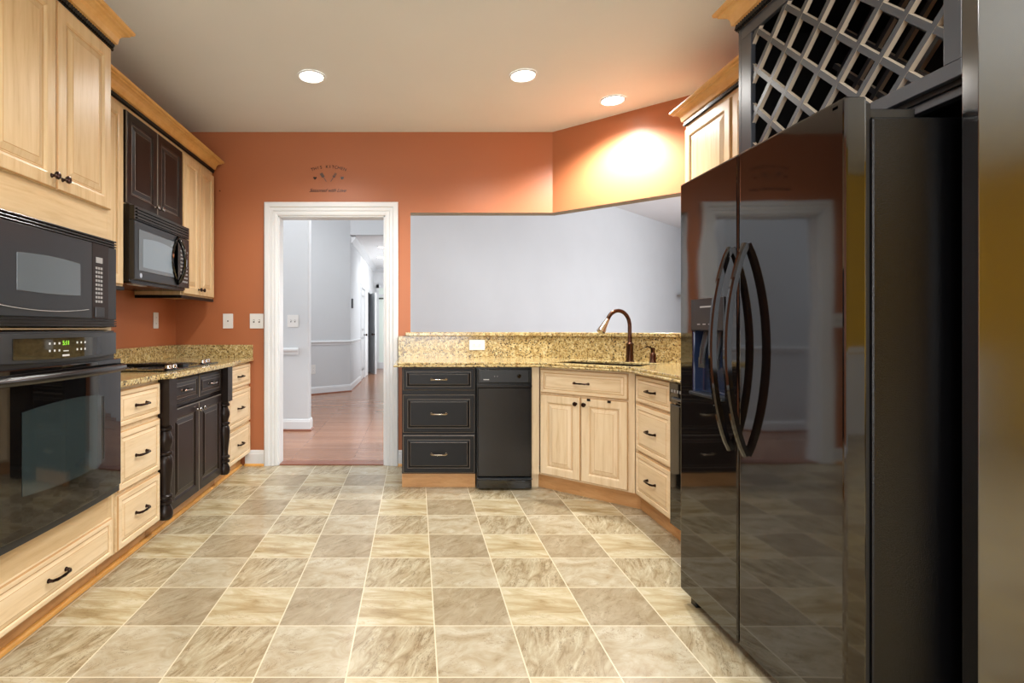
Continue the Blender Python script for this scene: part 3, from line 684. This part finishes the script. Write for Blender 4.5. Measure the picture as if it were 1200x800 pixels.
bm = BM(); sweep(bm, [(-1.478, 1.66), (-1.478, 4.46)], SHOE, flat, 1); struct('trim_7', bm, 'honey')
# countertop, splash, cooktop
bm = BM(); prism(bm, [(XL+0.002, 2.453), (-1.37, 2.453), (-1.37, 2.868), (-1.325, 2.90), (-1.325, 3.91), (-1.37, 3.94), (-1.37, YB-0.002), (XL+0.002, YB-0.002)], 0.883, 0.914)
tag(obj('countertop', bm, 'granite', bevel=0.006), 'speckled gold granite countertop on the left under the cooktop', 'countertop')
bm = BM(); bx(bm, XL, XL+0.02, 2.455, YB, 0.914, 1.02); bx(bm, XL+0.02, -1.375, YB-0.02, YB, 0.914, 1.02)
tag(obj('backsplash', bm, 'granite', bevel=0.002), 'low granite backsplash strip behind the left countertop', 'backsplash')
t = thing('cooktop', 'black glass cooktop with chrome knobs set in the left counter', 'cooktop', (-1.65, 3.37, 0.914), PI/2)
bm = BM(); bx(bm, -0.385, 0.385, -0.25, 0.25, 0, 0.008); obj('glass_top', bm, 'gloss', t, bevel=0.003)
bm = BM(); bx(bm, -0.045, 0.045, -0.19, 0.22, 0.008, 0.012)
for i in range(26): bx(bm, -0.04, 0.04, -0.185+i*0.0155, -0.178+i*0.0155, 0.012, 0.020)
obj('downdraft_grille', bm, 'satin', t)
for x in (-0.21, 0.21):
    for y in (-0.08, 0.13):
        bm = BM()
        for r in (0.085, 0.06, 0.035): lathe(bm, [(r, 0.008), (r, 0.0095), (r-0.006, 0.0095), (r-0.006, 0.008)], Matrix.Translation((x, y, 0)), 28, cap=False)
        obj('burner_ring', bm, 'charcoal', t)
for x, y in ((-0.30, -0.215), (-0.23, -0.215), (0.20, -0.215), (0.27, -0.215), (0.34, -0.19)):
    bm = BM(); lathe(bm, [(0.022, 0.008), (0.024, 0.012), (0.018, 0.016), (0.017, 0.030), (0.013, 0.034)], Matrix.Translation((x, y, 0)), 20); obj('knob', bm, 'chrome', t, smooth=True)

# ------------------------------------------------------------------ LEFT uppers
UX = -1.68; UZ0 = 1.40
def light_rail(t, w_, d_, x0=0, dark='black_paint'):
    bm = BM(); bx(bm, x0, w_, 0.0, 0.03, UZ0-0.022, UZ0); bx(bm, x0, x0+0.02, 0.03, d_, UZ0-0.022, UZ0); obj('light_rail', bm, dark, t, bevel=0.003)
t = thing('upper_cabinet', 'maple upper cabinet wedged between tall oven cabinet and dark doors', 'cabinet', (UX, 2.453, 0), PI/2)
carcass(t, 0.600, 0.34, UZ0, 2.452, 'maple'); light_rail(t, 0.60, 0.34)
fronts(t, [('door', 0.01, 0.295, UZ0+0.01, 2.42, 'rb'), ('door', 0.301, 0.575, UZ0+0.01, 2.42, 'lb')], 'maple', 'maple', 'glaze')
t = thing('upper_cabinet', 'dark espresso upper cabinet with two doors over the microwave', 'cabinet', (UX, 3.055, 0), PI/2)
carcass(t, 0.744, 0.34, 1.885, 2.452, 'maple')
fronts(t, [('door', 0.004, 0.369, 1.89, 2.425, 'rb'), ('door', 0.375, 0.740, 1.89, 2.425, 'lb')], 'brown_black', 'brown_black', 'rub', metal='pewter')
t = thing('upper_cabinet', 'maple upper cabinet at the far left corner by orange wall', 'cabinet', (UX, 3.801, 0), PI/2)
carcass(t, 0.600, 0.34, UZ0, 2.452, 'maple'); light_rail(t, 0.60, 0.34)
fronts(t, [('door', 0.012, 0.297, UZ0+0.01, 2.42, 'rb'), ('door', 0.303, 0.588, UZ0+0.01, 2.42, 'lb')], 'maple', 'maple', 'glaze')
t = thing('crown_moulding', 'wooden crown moulding with black rope bead over left upper cabinets', 'moulding', (UX, 2.53, 0), PI/2)
crown_parts(t, [(0, 0.010), (1.871, 0.010), (1.871, 0.34)])
# over-the-range microwave
t = thing('microwave', 'black over-the-range microwave with bow handle mounted above the cooktop', 'microwave', (-1.625, 3.058, 0), PI/2)
MW = 0.740
bm = BM(); bx(bm, 0, MW, 0.03, 0.395, 1.432, 1.882); obj('body', bm, 'satin', t, bevel=0.003)
bm = BM(); bx(bm, 0, MW, 0.0, 0.03, 1.792, 1.875)
for i in range(4): bx(bm, 0.02, MW-0.02, -0.008, 0.0, 1.800+i*0.018, 1.809+i*0.018)
obj('vent_grille', bm, 'satin', t, bevel=0.001)
bm = BM(); rings(bm, 0, 0.555, 1.445, 1.788, 0.03, [(0, 0.004, 0), (0.004, 0.0, 0)]); dr = obj('door', bm, 'charcoal', t)
bm = BM(); rings(bm, 0.045, 0.50, 1.50, 1.742, 0.0, [(0, -0.003, 0), (0.002, -0.004, 0)]); fr = obj('window_frame', bm, 'greyprint', dr)
M['mwglass2'] = base_mat('pale_microwave_glass', (122, 134, 144), 0.2, ior=1.6)
fr.data.materials[0] = base_mat('grey_window_surround', (98, 104, 110), 0.25)
bm = BM(); 
v0 = []
for i in range(13):
    x = 0.085+0.385*i/12; s = 1-(i/6-1)**2; v0.append((x, 1.690+0.014*s))
pv = [(x, z) for x, z in v0]+[(0.47, 1.522), (0.085, 1.522)]
a_ = [bm.verts.new((x, -0.0055, z)) for x, z in pv]; b_ = [bm.verts.new((x, -0.003, z)) for x, z in pv]
bm.faces.new(a_); bm.faces.new(b_[::-1])
for i in range(len(pv)): bm.faces.new((a_[i], a_[(i+1) % len(pv)], b_[(i+1) % len(pv)], b_[i]))
bmesh.ops.recalc_face_normals(bm, faces=bm.faces); obj('window', bm, 'mwglass2', dr)
bm = BM(); lathe(bm, [(0.014, 0), (0.014, 0.002)], Matrix.Translation((0.07, 0.0, 1.472)) @ Matrix.Rotation(PI/2, 4, 'X'), 20); obj('round_badge', bm, 'chrome', dr)
bm = BM(); bx(bm, 0.558, MW, 0.0, 0.03, 1.445, 1.788); cp = obj('control_panel', bm, 'satin', t, bevel=0.002)
bm = BM()
for i in range(4):
    for j in range(9): bx(bm, 0.600+i*0.030, 0.620+i*0.030, -0.0015, 0.0, 1.480+j*0.026, 1.492+j*0.026)
obj('keypad', bm, 'greyprint', cp)
bm = BM(); tube(bm, [(0.555+0.004*(1-(i/8-1)**2), 0.0-0.052*(1-(i/8-1)**2)**0.8, 1.462+0.315*i/16) for i in range(17)], 0.014, 10, flat=1.1); obj('handle', bm, 'gloss', dr, smooth=True)
bm = BM(); tube(bm, [(0.548-0.085*(1-(i/8-1)**2), -0.003, 1.462+0.315*i/16) for i in range(17)], 0.011, 8, flat=1.3); obj('handle_surround', bm, 'gloss', dr, smooth=True)  # black arc modelled in place of the handle's reflection in the door
bm = BM(); pl = [(0.548-0.08*(1-(i/8-1)**2), 1.465+0.309*i/16) for i in range(17)]
bm.faces.new([bm.verts.new((x, -0.0062, z)) for x, z in pl]); bmesh.ops.solidify(bm, geom=bm.faces[:], thickness=0.002); obj('grip_plate', bm, 'mwglass', dr)
bm = BM(); bx(bm, 0.02, MW-0.02, 0.03, 0.38, 1.424, 1.432); 
obj('underside', bm, 'satin', t)
box_obj('task_light', (0.10, 0.26, 0.06, 0.10, 1.421, 1.425), 'lightprint', t)

# ------------------------------------------------------------------ BACK run: drawers, compactor
FY = 3.82
t = thing('drawer_cabinet', 'distressed black three drawer base cabinet beside the doorway', 'cabinet', (-0.0986, FY, 0))
carcass(t, 0.534, 0.60, 0.108, 0.882, 'black_paint', kick=(0.045, 0, 0), km='kick')
fronts(t, [('drawer', 0.008, 0.524, 0.712, 0.872), ('drawer', 0.008, 0.524, 0.407, 0.682), ('drawer', 0.008, 0.524, 0.118, 0.390)], 'black_paint', 'black_paint', 'rub', metal='nickel', pw=0.105)
t = thing('trash_compactor', 'black trash compactor between the black drawers and sink cabinet', 'trash compactor', (0.442, FY, 0))
bm = BM(); bx(bm, 0, 0.396, 0.0, 0.58, 0.01, 0.878); obj('body', bm, 'satin', t)
bm = BM(); rings(bm, 0.004, 0.392, 0.765, 0.868, 0.0, [(0, -0.02, 0), (0.004, -0.024, 0)]); cp = obj('control_panel', bm, 'satin', t)
box_obj('panel_inset', (0.022, 0.365, -0.0255, -0.024, 0.775, 0.858), 'charcoal', cp)
bm = BM(); lathe(bm, [(0.016, 0), (0.015, 0.010), (0.010, 0.014)], Matrix.Translation((0.300, -0.0255, 0.816)) @ Matrix.Rotation(PI/2, 4, 'X'), 18); bx(bm, 0.297, 0.303, -0.046, -0.036, 0.802, 0.830); obj('knob', bm, 'gloss', cp)
bm = BM(); bx(bm, 0.045, 0.085, -0.0265, -0.0255, 0.789, 0.795); obj('badge', bm, 'lightprint', cp)
for x in (0.125, 0.145): bm = BM(); lathe(bm, [(0.003, 0), (0.003, 0.003)], Matrix.Translation((x, -0.0255, 0.815)) @ Matrix.Rotation(PI/2, 4, 'X'), 10); obj('button', bm, 'greyprint', cp)
bm = BM(); rings(bm, 0.004, 0.392, 0.095, 0.735, 0.0, [(0, -0.018, 0), (0.005, -0.024, 0)]); bx(bm, 0.004, 0.392, -0.030, -0.0, 0.737, 0.752); dr = obj('drawer_front', bm, 'compactor', t)
bm = BM(); bx(bm, 0.008, 0.388, -0.035, 0.0, 0.012, 0.075); bx(bm, 0.004, 0.392, -0.045, -0.004, 0.077, 0.088, 1); obj('foot_pedal', bm, ['gloss', 'charcoal'], t, bevel=0.004)

# ------------------------------------------------------------------ angled sink cabinet
P0 = Vector((0.893, FY)); SWD = 0.673
bm = BM(); bx(bm, 0.8405, 0.893, FY+0.005, 4.40, 0.105, 0.882); bx(bm, 0.8405, 0.90, FY+0.052, FY+0.072, 0, 0.105)
o = obj('filler_strip', bm, 'maple_pale'); tag(o, 'narrow maple filler strip between the trash compactor and sink cabinet', 'filler strip')
t = thing('sink_cabinet', 'angled maple sink base cabinet with two doors below the faucet', 'cabinet', (P0.x, P0.y, 0), ANG)
bm = BM(); bx(bm, 0.0, SWD, 0.010, 0.030, 0.105, 0.882); bx(bm, 0.0, SWD, 0.03, 0.10, 0.105, 0.125)
obj('carcass', bm, 'maple_pale', t, bevel=0.0015)
bm = BM(); bx(bm, -0.035, SWD+0.03, 0.05, 0.068, 0, 0.105); obj('toe_kick', bm, 'kick', t)
fronts(t, [('drawer', 0.012, SWD-0.040, 0.700, 0.868), ('door', 0.012, 0.313, 0.118, 0.688, 'rt'), ('door', 0.319, SWD-0.040, 0.118, 0.688, 'lt')], 'maple_pale', 'maple_pale_h', 'glaze', pw=0.10)
for x in (0.375, 0.515): box_obj('child_latch', (x-0.011, x+0.011, -0.018, -0.010, 0.670, 0.686), 'black_paint', t, 0.002)
# right leg: drawer stack and dishwasher
RX = 1.395; YC = P0.y+D.y*SWD
t = thing('drawer_cabinet', 'maple three drawer base cabinet between sink cabinet and dishwasher', 'cabinet', (RX, YC, 0), -PI/2)
RW = YC-2.863
carcass(t, RW, 0.60, 0.105, 0.882, 'maple_pale', kick=(0.05, 0, 0))
bm = BM(); bx(bm, -0.05, 0.0, 0.05, 0.068, 0, 0.105); obj('toe_kick', bm, 'kick', t)
fronts(t, [('drawer', 0.035, RW-0.012, a, b) for a, b in ((0.700, 0.868), (0.398, 0.688), (0.118, 0.386))], 'maple_pale', 'maple_pale_h', 'glaze', pw=0.10)
t = thing('dishwasher', 'black dishwasher mostly hidden behind the refrigerator', 'dishwasher', (RX, 2.86, 0), -PI/2)
bm = BM(); bx(bm, 0, 0.553, 0.01, 0.58, 0.10, 0.878); obj('body', bm, 'satin', t)
bm = BM(); bx(bm, 0.003, 0.550, -0.022, 0.01, 0.11, 0.755); obj('door', bm, 'gloss', t, bevel=0.004)
bm = BM(); bx(bm, 0.003, 0.550, -0.026, 0.01, 0.765, 0.872); cp = obj('control_panel', bm, 'gloss', t, bevel=0.004)
bm = BM(); tube(bm, [(0.05+0.48*i/10, -0.028-0.016*(1-(i/5-1)**2), 0.79) for i in range(11)], 0.008, 8); obj('handle', bm, 'charcoal', cp, smooth=True)
bm = BM(); [bx(bm, 0.03+i*0.03, 0.045+i*0.03, -0.028, -0.026, 0.82, 0.835) for i in range(7)]; obj('keypad', bm, 'greyprint', cp)
box_obj('toe_kick', (0, 0.553, 0.05, 0.07, 0, 0.10), 'satin', t)
bm = BM(); sweep(bm, [(0.845, 3.888), (0.905+0.0, 3.888), (RX+0.067, 3.39), (RX+0.067, 2.29)], [(p-0.02, q) for p, q in SHOE], flat, 1); struct('trim_8', bm, 'honey')
# peninsula countertop with the sink cut-out
N_F = 3.413
sink = [tn(-1.83, 3.50), tn(-1.20, 3.50), tn(-1.20, 3.90), tn(-1.83, 3.90)]
N_S = 4.053
bm = BM()
prism(bm, [(-0.128, 3.79), (diag_x(N_F, 3.79), 3.79), (1.365, diag_y(N_F, 1.365)), (1.365, 2.304), (XR-0.003, 2.304), (XR-0.003, diag_y(N_S, XR)-0.001), (diag_x(N_S, 4.42), 4.419), (-0.128, 4.419)], 0.896, 0.914, holes=[sink])
sweep(bm, [(-0.128, 4.40), (-0.128, 3.79), (diag_x(N_F, 3.79), 3.79), (1.365, diag_y(N_F, 1.365)), (1.365, 2.304)], [(0, 0.883), (0, 0.8965), (-0.03, 0.8965), (-0.03, 0.883)], flat, -1)
tag(obj('countertop', bm, 'granite', bevel=0.005), 'speckled gold granite sink counter turning the angled corner to the right', 'countertop')
bm = BM(); prism(bm, [(-0.143, 4.42), (diag_x(N_S, 4.42), 4.42), (XR-0.002, diag_y(N_S, XR)), (XR-0.002, 3.718), (1.16, YB-0.001), (-0.143, YB-0.001)], 0.890, 1.094)
tag(obj('backsplash', bm, 'granite'), 'tall granite backsplash behind the sink faucet', 'backsplash')
N_B = 4.033; N_BB = 4.36
bm = BM(); prism(bm, [(-0.085, 4.40), (diag_x(N_B, 4.40), 4.40), (XR-0.002, diag_y(N_B, XR)), (XR-0.002, 3.72), (2.14, 3.775), (2.14, diag_y(N_BB, 2.14)), (diag_x(N_BB, 4.74), 4.74), (OPX+0.003, 4.74), (OPX+0.003, YB-0.002), (-0.085, YB-0.002)], 1.095, 1.126)
tag(obj('bar_ledge', bm, 'granite', bevel=0.005), 'granite ledge capping the half wall below the wide opening', 'ledge')
# sink
t = thing('sink', 'dark undermount sink in the angled corner of the granite counter', 'sink', (*tn(-1.515, 3.70), 0.895), ANG)
bm = BM()
rim = [(-0.335, -0.22), (0.335, -0.22), (0.335, 0.22), (-0.335, 0.22)]; hl = [(-0.32, -0.205), (0.32, -0.205), (0.32, 0.205), (-0.32, 0.205)]
prism(bm, rim, -0.19, -0.001, holes=[hl]); bx(bm, -0.335, 0.335, -0.22, 0.22, -0.195, -0.19); obj('basin', bm, 'steel', t)
bm = BM(); lathe(bm, [(0.04, -0.190), (0.04, -0.187), (0.02, -0.188)], None, 20); obj('drain', bm, 'chrome', t)
# faucet
fx, fy = 1.579, 3.90
t = thing('faucet', 'bronze gooseneck pull-down faucet standing behind the sink', 'faucet', (fx, fy, 0.914))
bm = BM(); lathe(bm, [(0.033, 0), (0.033, 0.006), (0.027, 0.010), (0.025, 0.12), (0.027, 0.126), (0.027, 0.134), (0.018, 0.142)], None, 24); obj('body', bm, 'copper', t, smooth=True)
e = Vector((1.355-fx, 3.84-fy, 0)); L_ = e.length; e.normalize()
pts = [(0, 0, 0.135), (0, 0, 0.20), (0, 0, 0.262)]; R2 = 0.098
for i in range(1, 15):
    a_ = PI*i/14*0.86; q = e*(R2*(1-math.cos(a_))); pts.append((q.x, q.y, 0.262+R2*math.sin(a_)*1.15))
bm = BM(); tube(bm, pts, 0.0145, 14); obj('spout', bm, 'copper', t, smooth=True)
a0 = Vector(pts[-1]); dd = (Vector(pts[-1])-Vector(pts[-3])).normalized()
bm = BM(); tube(bm, [a0-dd*0.002, a0+dd*0.02, a0+dd*0.07, a0+dd*0.105, a0+dd*0.112], [0.015, 0.018, 0.026, 0.032, 0.028], 18); obj('spray_head', bm, 'nickel', t, smooth=True)
sx_, sy_ = 1.70, 3.79
t = thing('soap_dispenser', 'small bronze soap pump on the counter right of the faucet', 'soap dispenser', (sx_, sy_, 0.914))
bm = BM(); lathe(bm, [(0.024, 0), (0.024, 0.006), (0.021, 0.010), (0.021, 0.062), (0.014, 0.068), (0.014, 0.09), (0.016, 0.094), (0.016, 0.104), (0.006, 0.108)], None, 20); obj('bottle', bm, 'copper', t, smooth=True)
bm = BM(); tube(bm, [(0, 0, 0.098), (-0.02, -0.006, 0.108), (-0.045, -0.012, 0.116), (-0.062, -0.016, 0.110)], [0.007, 0.006, 0.0055, 0.005], 10); obj('spout', bm, 'bronze', t, smooth=True)
# fixture glimpsed at the edge of the opening
t = thing('wall_sconce', 'pale metal dish fixture glimpsed through the opening beside the refrigerator', 'wall lamp', (6.60, 12.75, 1.94))
bm = BM(); lathe(bm, [(0.02, -0.03), (0.22, -0.02), (0.28, 0.0), (0.28, 0.015), (0.12, 0.03)], None, 28); obj('dish', bm, 'nickel', t, smooth=True)
bm = BM(); lathe(bm, [(0.12, 0.03), (0.13, 0.07), (0.02, 0.09)], None, 24); obj('cap', bm, 'nickel', t, smooth=True)
bm = BM(); tube(bm, [(0, 0, 0.02), (0.05, 0.2, 0.03), (0.06, 0.38, 0.03)], 0.012, 8); obj('arm', bm, 'nickel', t)

# ------------------------------------------------------------------ RIGHT: refrigerator
t = thing('refrigerator', 'glossy black side-by-side refrigerator with bowed handles', 'refrigerator', (1.133, 2.266, 0), -PI/2)
FW = 0.87; SP = 0.408
bm = BM(); bx(bm, 0.004, FW-0.004, 0.075, 0.80, 0.03, 1.722); obj('cabinet_body', bm, 'fridge_side', t, bevel=0.006)
bm = BM(); bx(bm, 0.012, FW-0.012, 0.055, 0.078, 0.06, 1.76); obj('door_gasket', bm, 'rack_dark', t)
bm = BM(); recess_box(bm, 0, SP-0.003, 0.0, 0.060, 0.050, 1.775, 0.105, 0.320, 0.905, 1.150, 0.045, 0, 1)
dl = obj('freezer_door', bm, ['fridge', 'bluegrey'], t, bevel=0.008, seg=3)
bm = BM(); bx(bm, SP+0.003, FW, 0.0, 0.060, 0.050, 1.775); drr = obj('refrigerator_door', bm, 'fridge', t, bevel=0.008, seg=3)
bm = BM(); bx(bm, 0.098, 0.327, -0.006, 0.0, 1.152, 1.278); cp = obj('dispenser_panel', bm, 'brown_black', dl, bevel=0.003)
bm = BM(); [bx(bm, 0.15+i*0.04, 0.17+i*0.04, -0.0068, -0.006, 1.175, 1.179) for i in range(4)]; bx(bm, 0.17, 0.26, -0.0068, -0.006, 1.242, 1.248); obj('print', bm, 'greyprint', cp)
bm = BM(); bx(bm, 0.098, 0.327, -0.014, 0.04, 0.893, 0.906); obj('drip_tray', bm, 'charcoal', dl, bevel=0.003)
for x in (0.165, 0.26):
    bm = BM(); tube(bm, [(x, 0.03, 1.148), (x, 0.012, 1.08), (x, 0.004, 1.02)], [0.016, 0.014, 0.010], 12); bx(bm, x-0.022, x+0.022, 0.002, 0.008, 1.005, 1.045); obj('dispenser_paddle', bm, 'charcoal', dl)
def fr_handle(x, par):
    bm = BM(); n = 24
    pts = []
    for i in range(n+1):
        s = 2*i/n-1; pts.append((x, -0.003-0.066*(1-abs(s)**2.0)**0.85, 1.088+0.362*s))
    # rectangular bar section
    rg = []
    for i, p in enumerate(pts):
        q0 = Vector(pts[max(i-1, 0)]); q1 = Vector(pts[min(i+1, n)]); tg = (q1-q0).normalized(); nr = Vector((0, -tg.z, tg.y))
        if nr.y > 0: nr = -nr
        wd = 0.011; th = 0.010
        rg.append([bm.verts.new(Vector(p)+Vector((a, 0, 0))+nr*b) for a, b in ((-wd, -th), (wd, -th), (wd, th*0.5), (wd*0.5, th), (-wd*0.5, th), (-wd, th*0.5))])
    fs = []
    for a, b in zip(rg, rg[1:]):
        for k in range(6): fs.append(bm.faces.new((a[k], a[(k+1) % 6], b[(k+1) % 6], b[k])))
    fs += [bm.faces.new(rg[0]), bm.faces.new(rg[-1])]
    bmesh.ops.recalc_face_normals(bm, faces=fs)
    obj('handle', bm, 'gloss', par, smooth=True)
fr_handle(SP-0.042, dl); fr_handle(SP+0.048, drr)
bm = BM(); bx(bm, FW-0.055, FW-0.015, 0.02, 0.20, 1.722, 1.748); bx(bm, FW-0.045, FW-0.02, 0.0, 0.05, 1.748, 1.762); obj('hinge_cover', bm, 'satin', t, bevel=0.003)
bm = BM(); bx(bm, 0.015, 0.055, 0.02, 0.20, 1.722, 1.748); obj('hinge_cover', bm, 'satin', t, bevel=0.003)
bm = BM(); bx(bm, 0.02, FW-0.02, 0.085, 0.11, 0.0, 0.035); obj('base_grille', bm, 'satin', t)
for x in (0.03, FW-0.07): bm = BM(); bx(bm, x, x+0.04, 0.03, 0.085, 0.0, 0.048); obj('foot', bm, 'satin', t, bevel=0.003)

# ------------------------------------------------------------------ fridge surround with wine rack
GX = 1.404; GW = 0.981
t = thing('wine_rack_cabinet', 'dark grey cabinet surround with diamond wine rack over refrigerator', 'cabinet', (GX, 2.300, 0), -PI/2)
DP = 0.60
bm = BM(); bx(bm, GW-0.041, GW, 0.0, DP, 0, 2.452); obj('end_panel', bm, 'panel', t, bevel=0.0015)
bm = BM(); bx(bm, 0, 0.02, 0.0, DP, 0, 2.452); obj('end_panel', bm, 'rack_paint', t, bevel=0.0015)
bm = BM(); bx(bm, 0.02, GW-0.041, 0.0, 0.02, 1.815, 1.858); bx(bm, 0.02, GW-0.041, 0.0, 0.02, 2.40, 2.452)
bx(bm, 0.02, 0.085, 0.0, 0.02, 1.858, 2.40); bx(bm, GW-0.041-0.048, GW-0.041, 0.0, 0.02, 1.858, 2.40)
obj('face_frame', bm, 'rack_paint', t, bevel=0.002)
bm = BM(); bx(bm, 0.02, GW-0.041, 0.02, DP, 1.80, 1.82); bx(bm, 0.02, GW-0.041, 0.02, DP, 2.43, 2.452); bx(bm, 0.02, GW-0.041, DP-0.02, DP, 1.82, 2.43)
bx(bm, 0.0201, 0.024, 0.02, DP, 1.82, 2.43); bx(bm, GW-0.045, GW-0.0411, 0.02, DP, 1.82, 2.43)
obj('carcass', bm, 'rack_dark', t)
bm = BM(); bx(bm, 0.02, GW-0.041, 0.03, 0.06, 1.775, 1.80); obj('valance', bm, 'rack_paint', t, bevel=0.002)
def lattice(yc, dep, name):
    bm = BM(); X0, X1, Z0, Z1 = 0.075, GW-0.082, 1.850, 2.410; pit = 0.165; hw = 0.0095
    for s in (1, -1):
        c0 = (X0+s*Z0) if s > 0 else (X0-Z1); c1 = (X1+Z1) if s > 0 else (X1-Z0)
        c = math.floor(c0/pit)*pit+0.03
        while c < c1:
            # x + s z = c
            pts = []
            for x in (X0, X1):
                z = (c-x)*s
                if Z0 <= z <= Z1: pts.append((x, z))
            for z in (Z0, Z1):
                x = c-s*z
                if X0 < x < X1: pts.append((x, z))
            if len(pts) >= 2:
                p, q = Vector(pts[0]), Vector(pts[1])
                if (q-p).length > 0.03:
                    d = (q-p).normalized(); n_ = Vector((-d.y, d.x))*hw
                    yo = 0.0004*s
                    vv = []
                    for yy in (yc-dep/2+yo, yc+dep/2+yo):
                        vv += [bm.verts.new((a.x, yy, a.y)) for a in (p-n_, q-n_, q+n_, p+n_)]
                    for f, mi in (((3,2,1,0),0),((4,5,6,7),0),((0,1,5,4),1),((1,2,6,5),0),((2,3,7,6),1),((3,0,4,7),0)):
                        bm.faces.new([vv[k] for k in f]).material_index = mi
            c += pit
    bmesh.ops.recalc_face_normals(bm, faces=bm.faces)
    return obj(name, bm, ['rack_paint', 'rack_rub'], t)
lattice(0.014, 0.016, 'lattice'); lattice(0.36, 0.016, 'lattice')
crown_parts(t, [(0, 0.24), (0, 0.0), (GW, 0.0), (GW, DP)])
# right uppers
RUX = 1.72
t = thing('upper_cabinet', 'maple upper cabinet on the right wall behind the refrigerator', 'cabinet', (RUX, 3.385, 0), -PI/2)
carcass(t, 1.08, 0.28, UZ0, 2.452, 'maple'); light_rail(t, 1.08, 0.28)
fronts(t, [('door', 0.022, 0.505, UZ0+0.01, 2.42, 'rb'), ('door', 0.525, 1.05, UZ0+0.01, 2.42, 'lb')], 'maple', 'maple', 'glaze')
crown_parts(t, [(0, 0.28), (0, 0.010), (1.08, 0.010)])
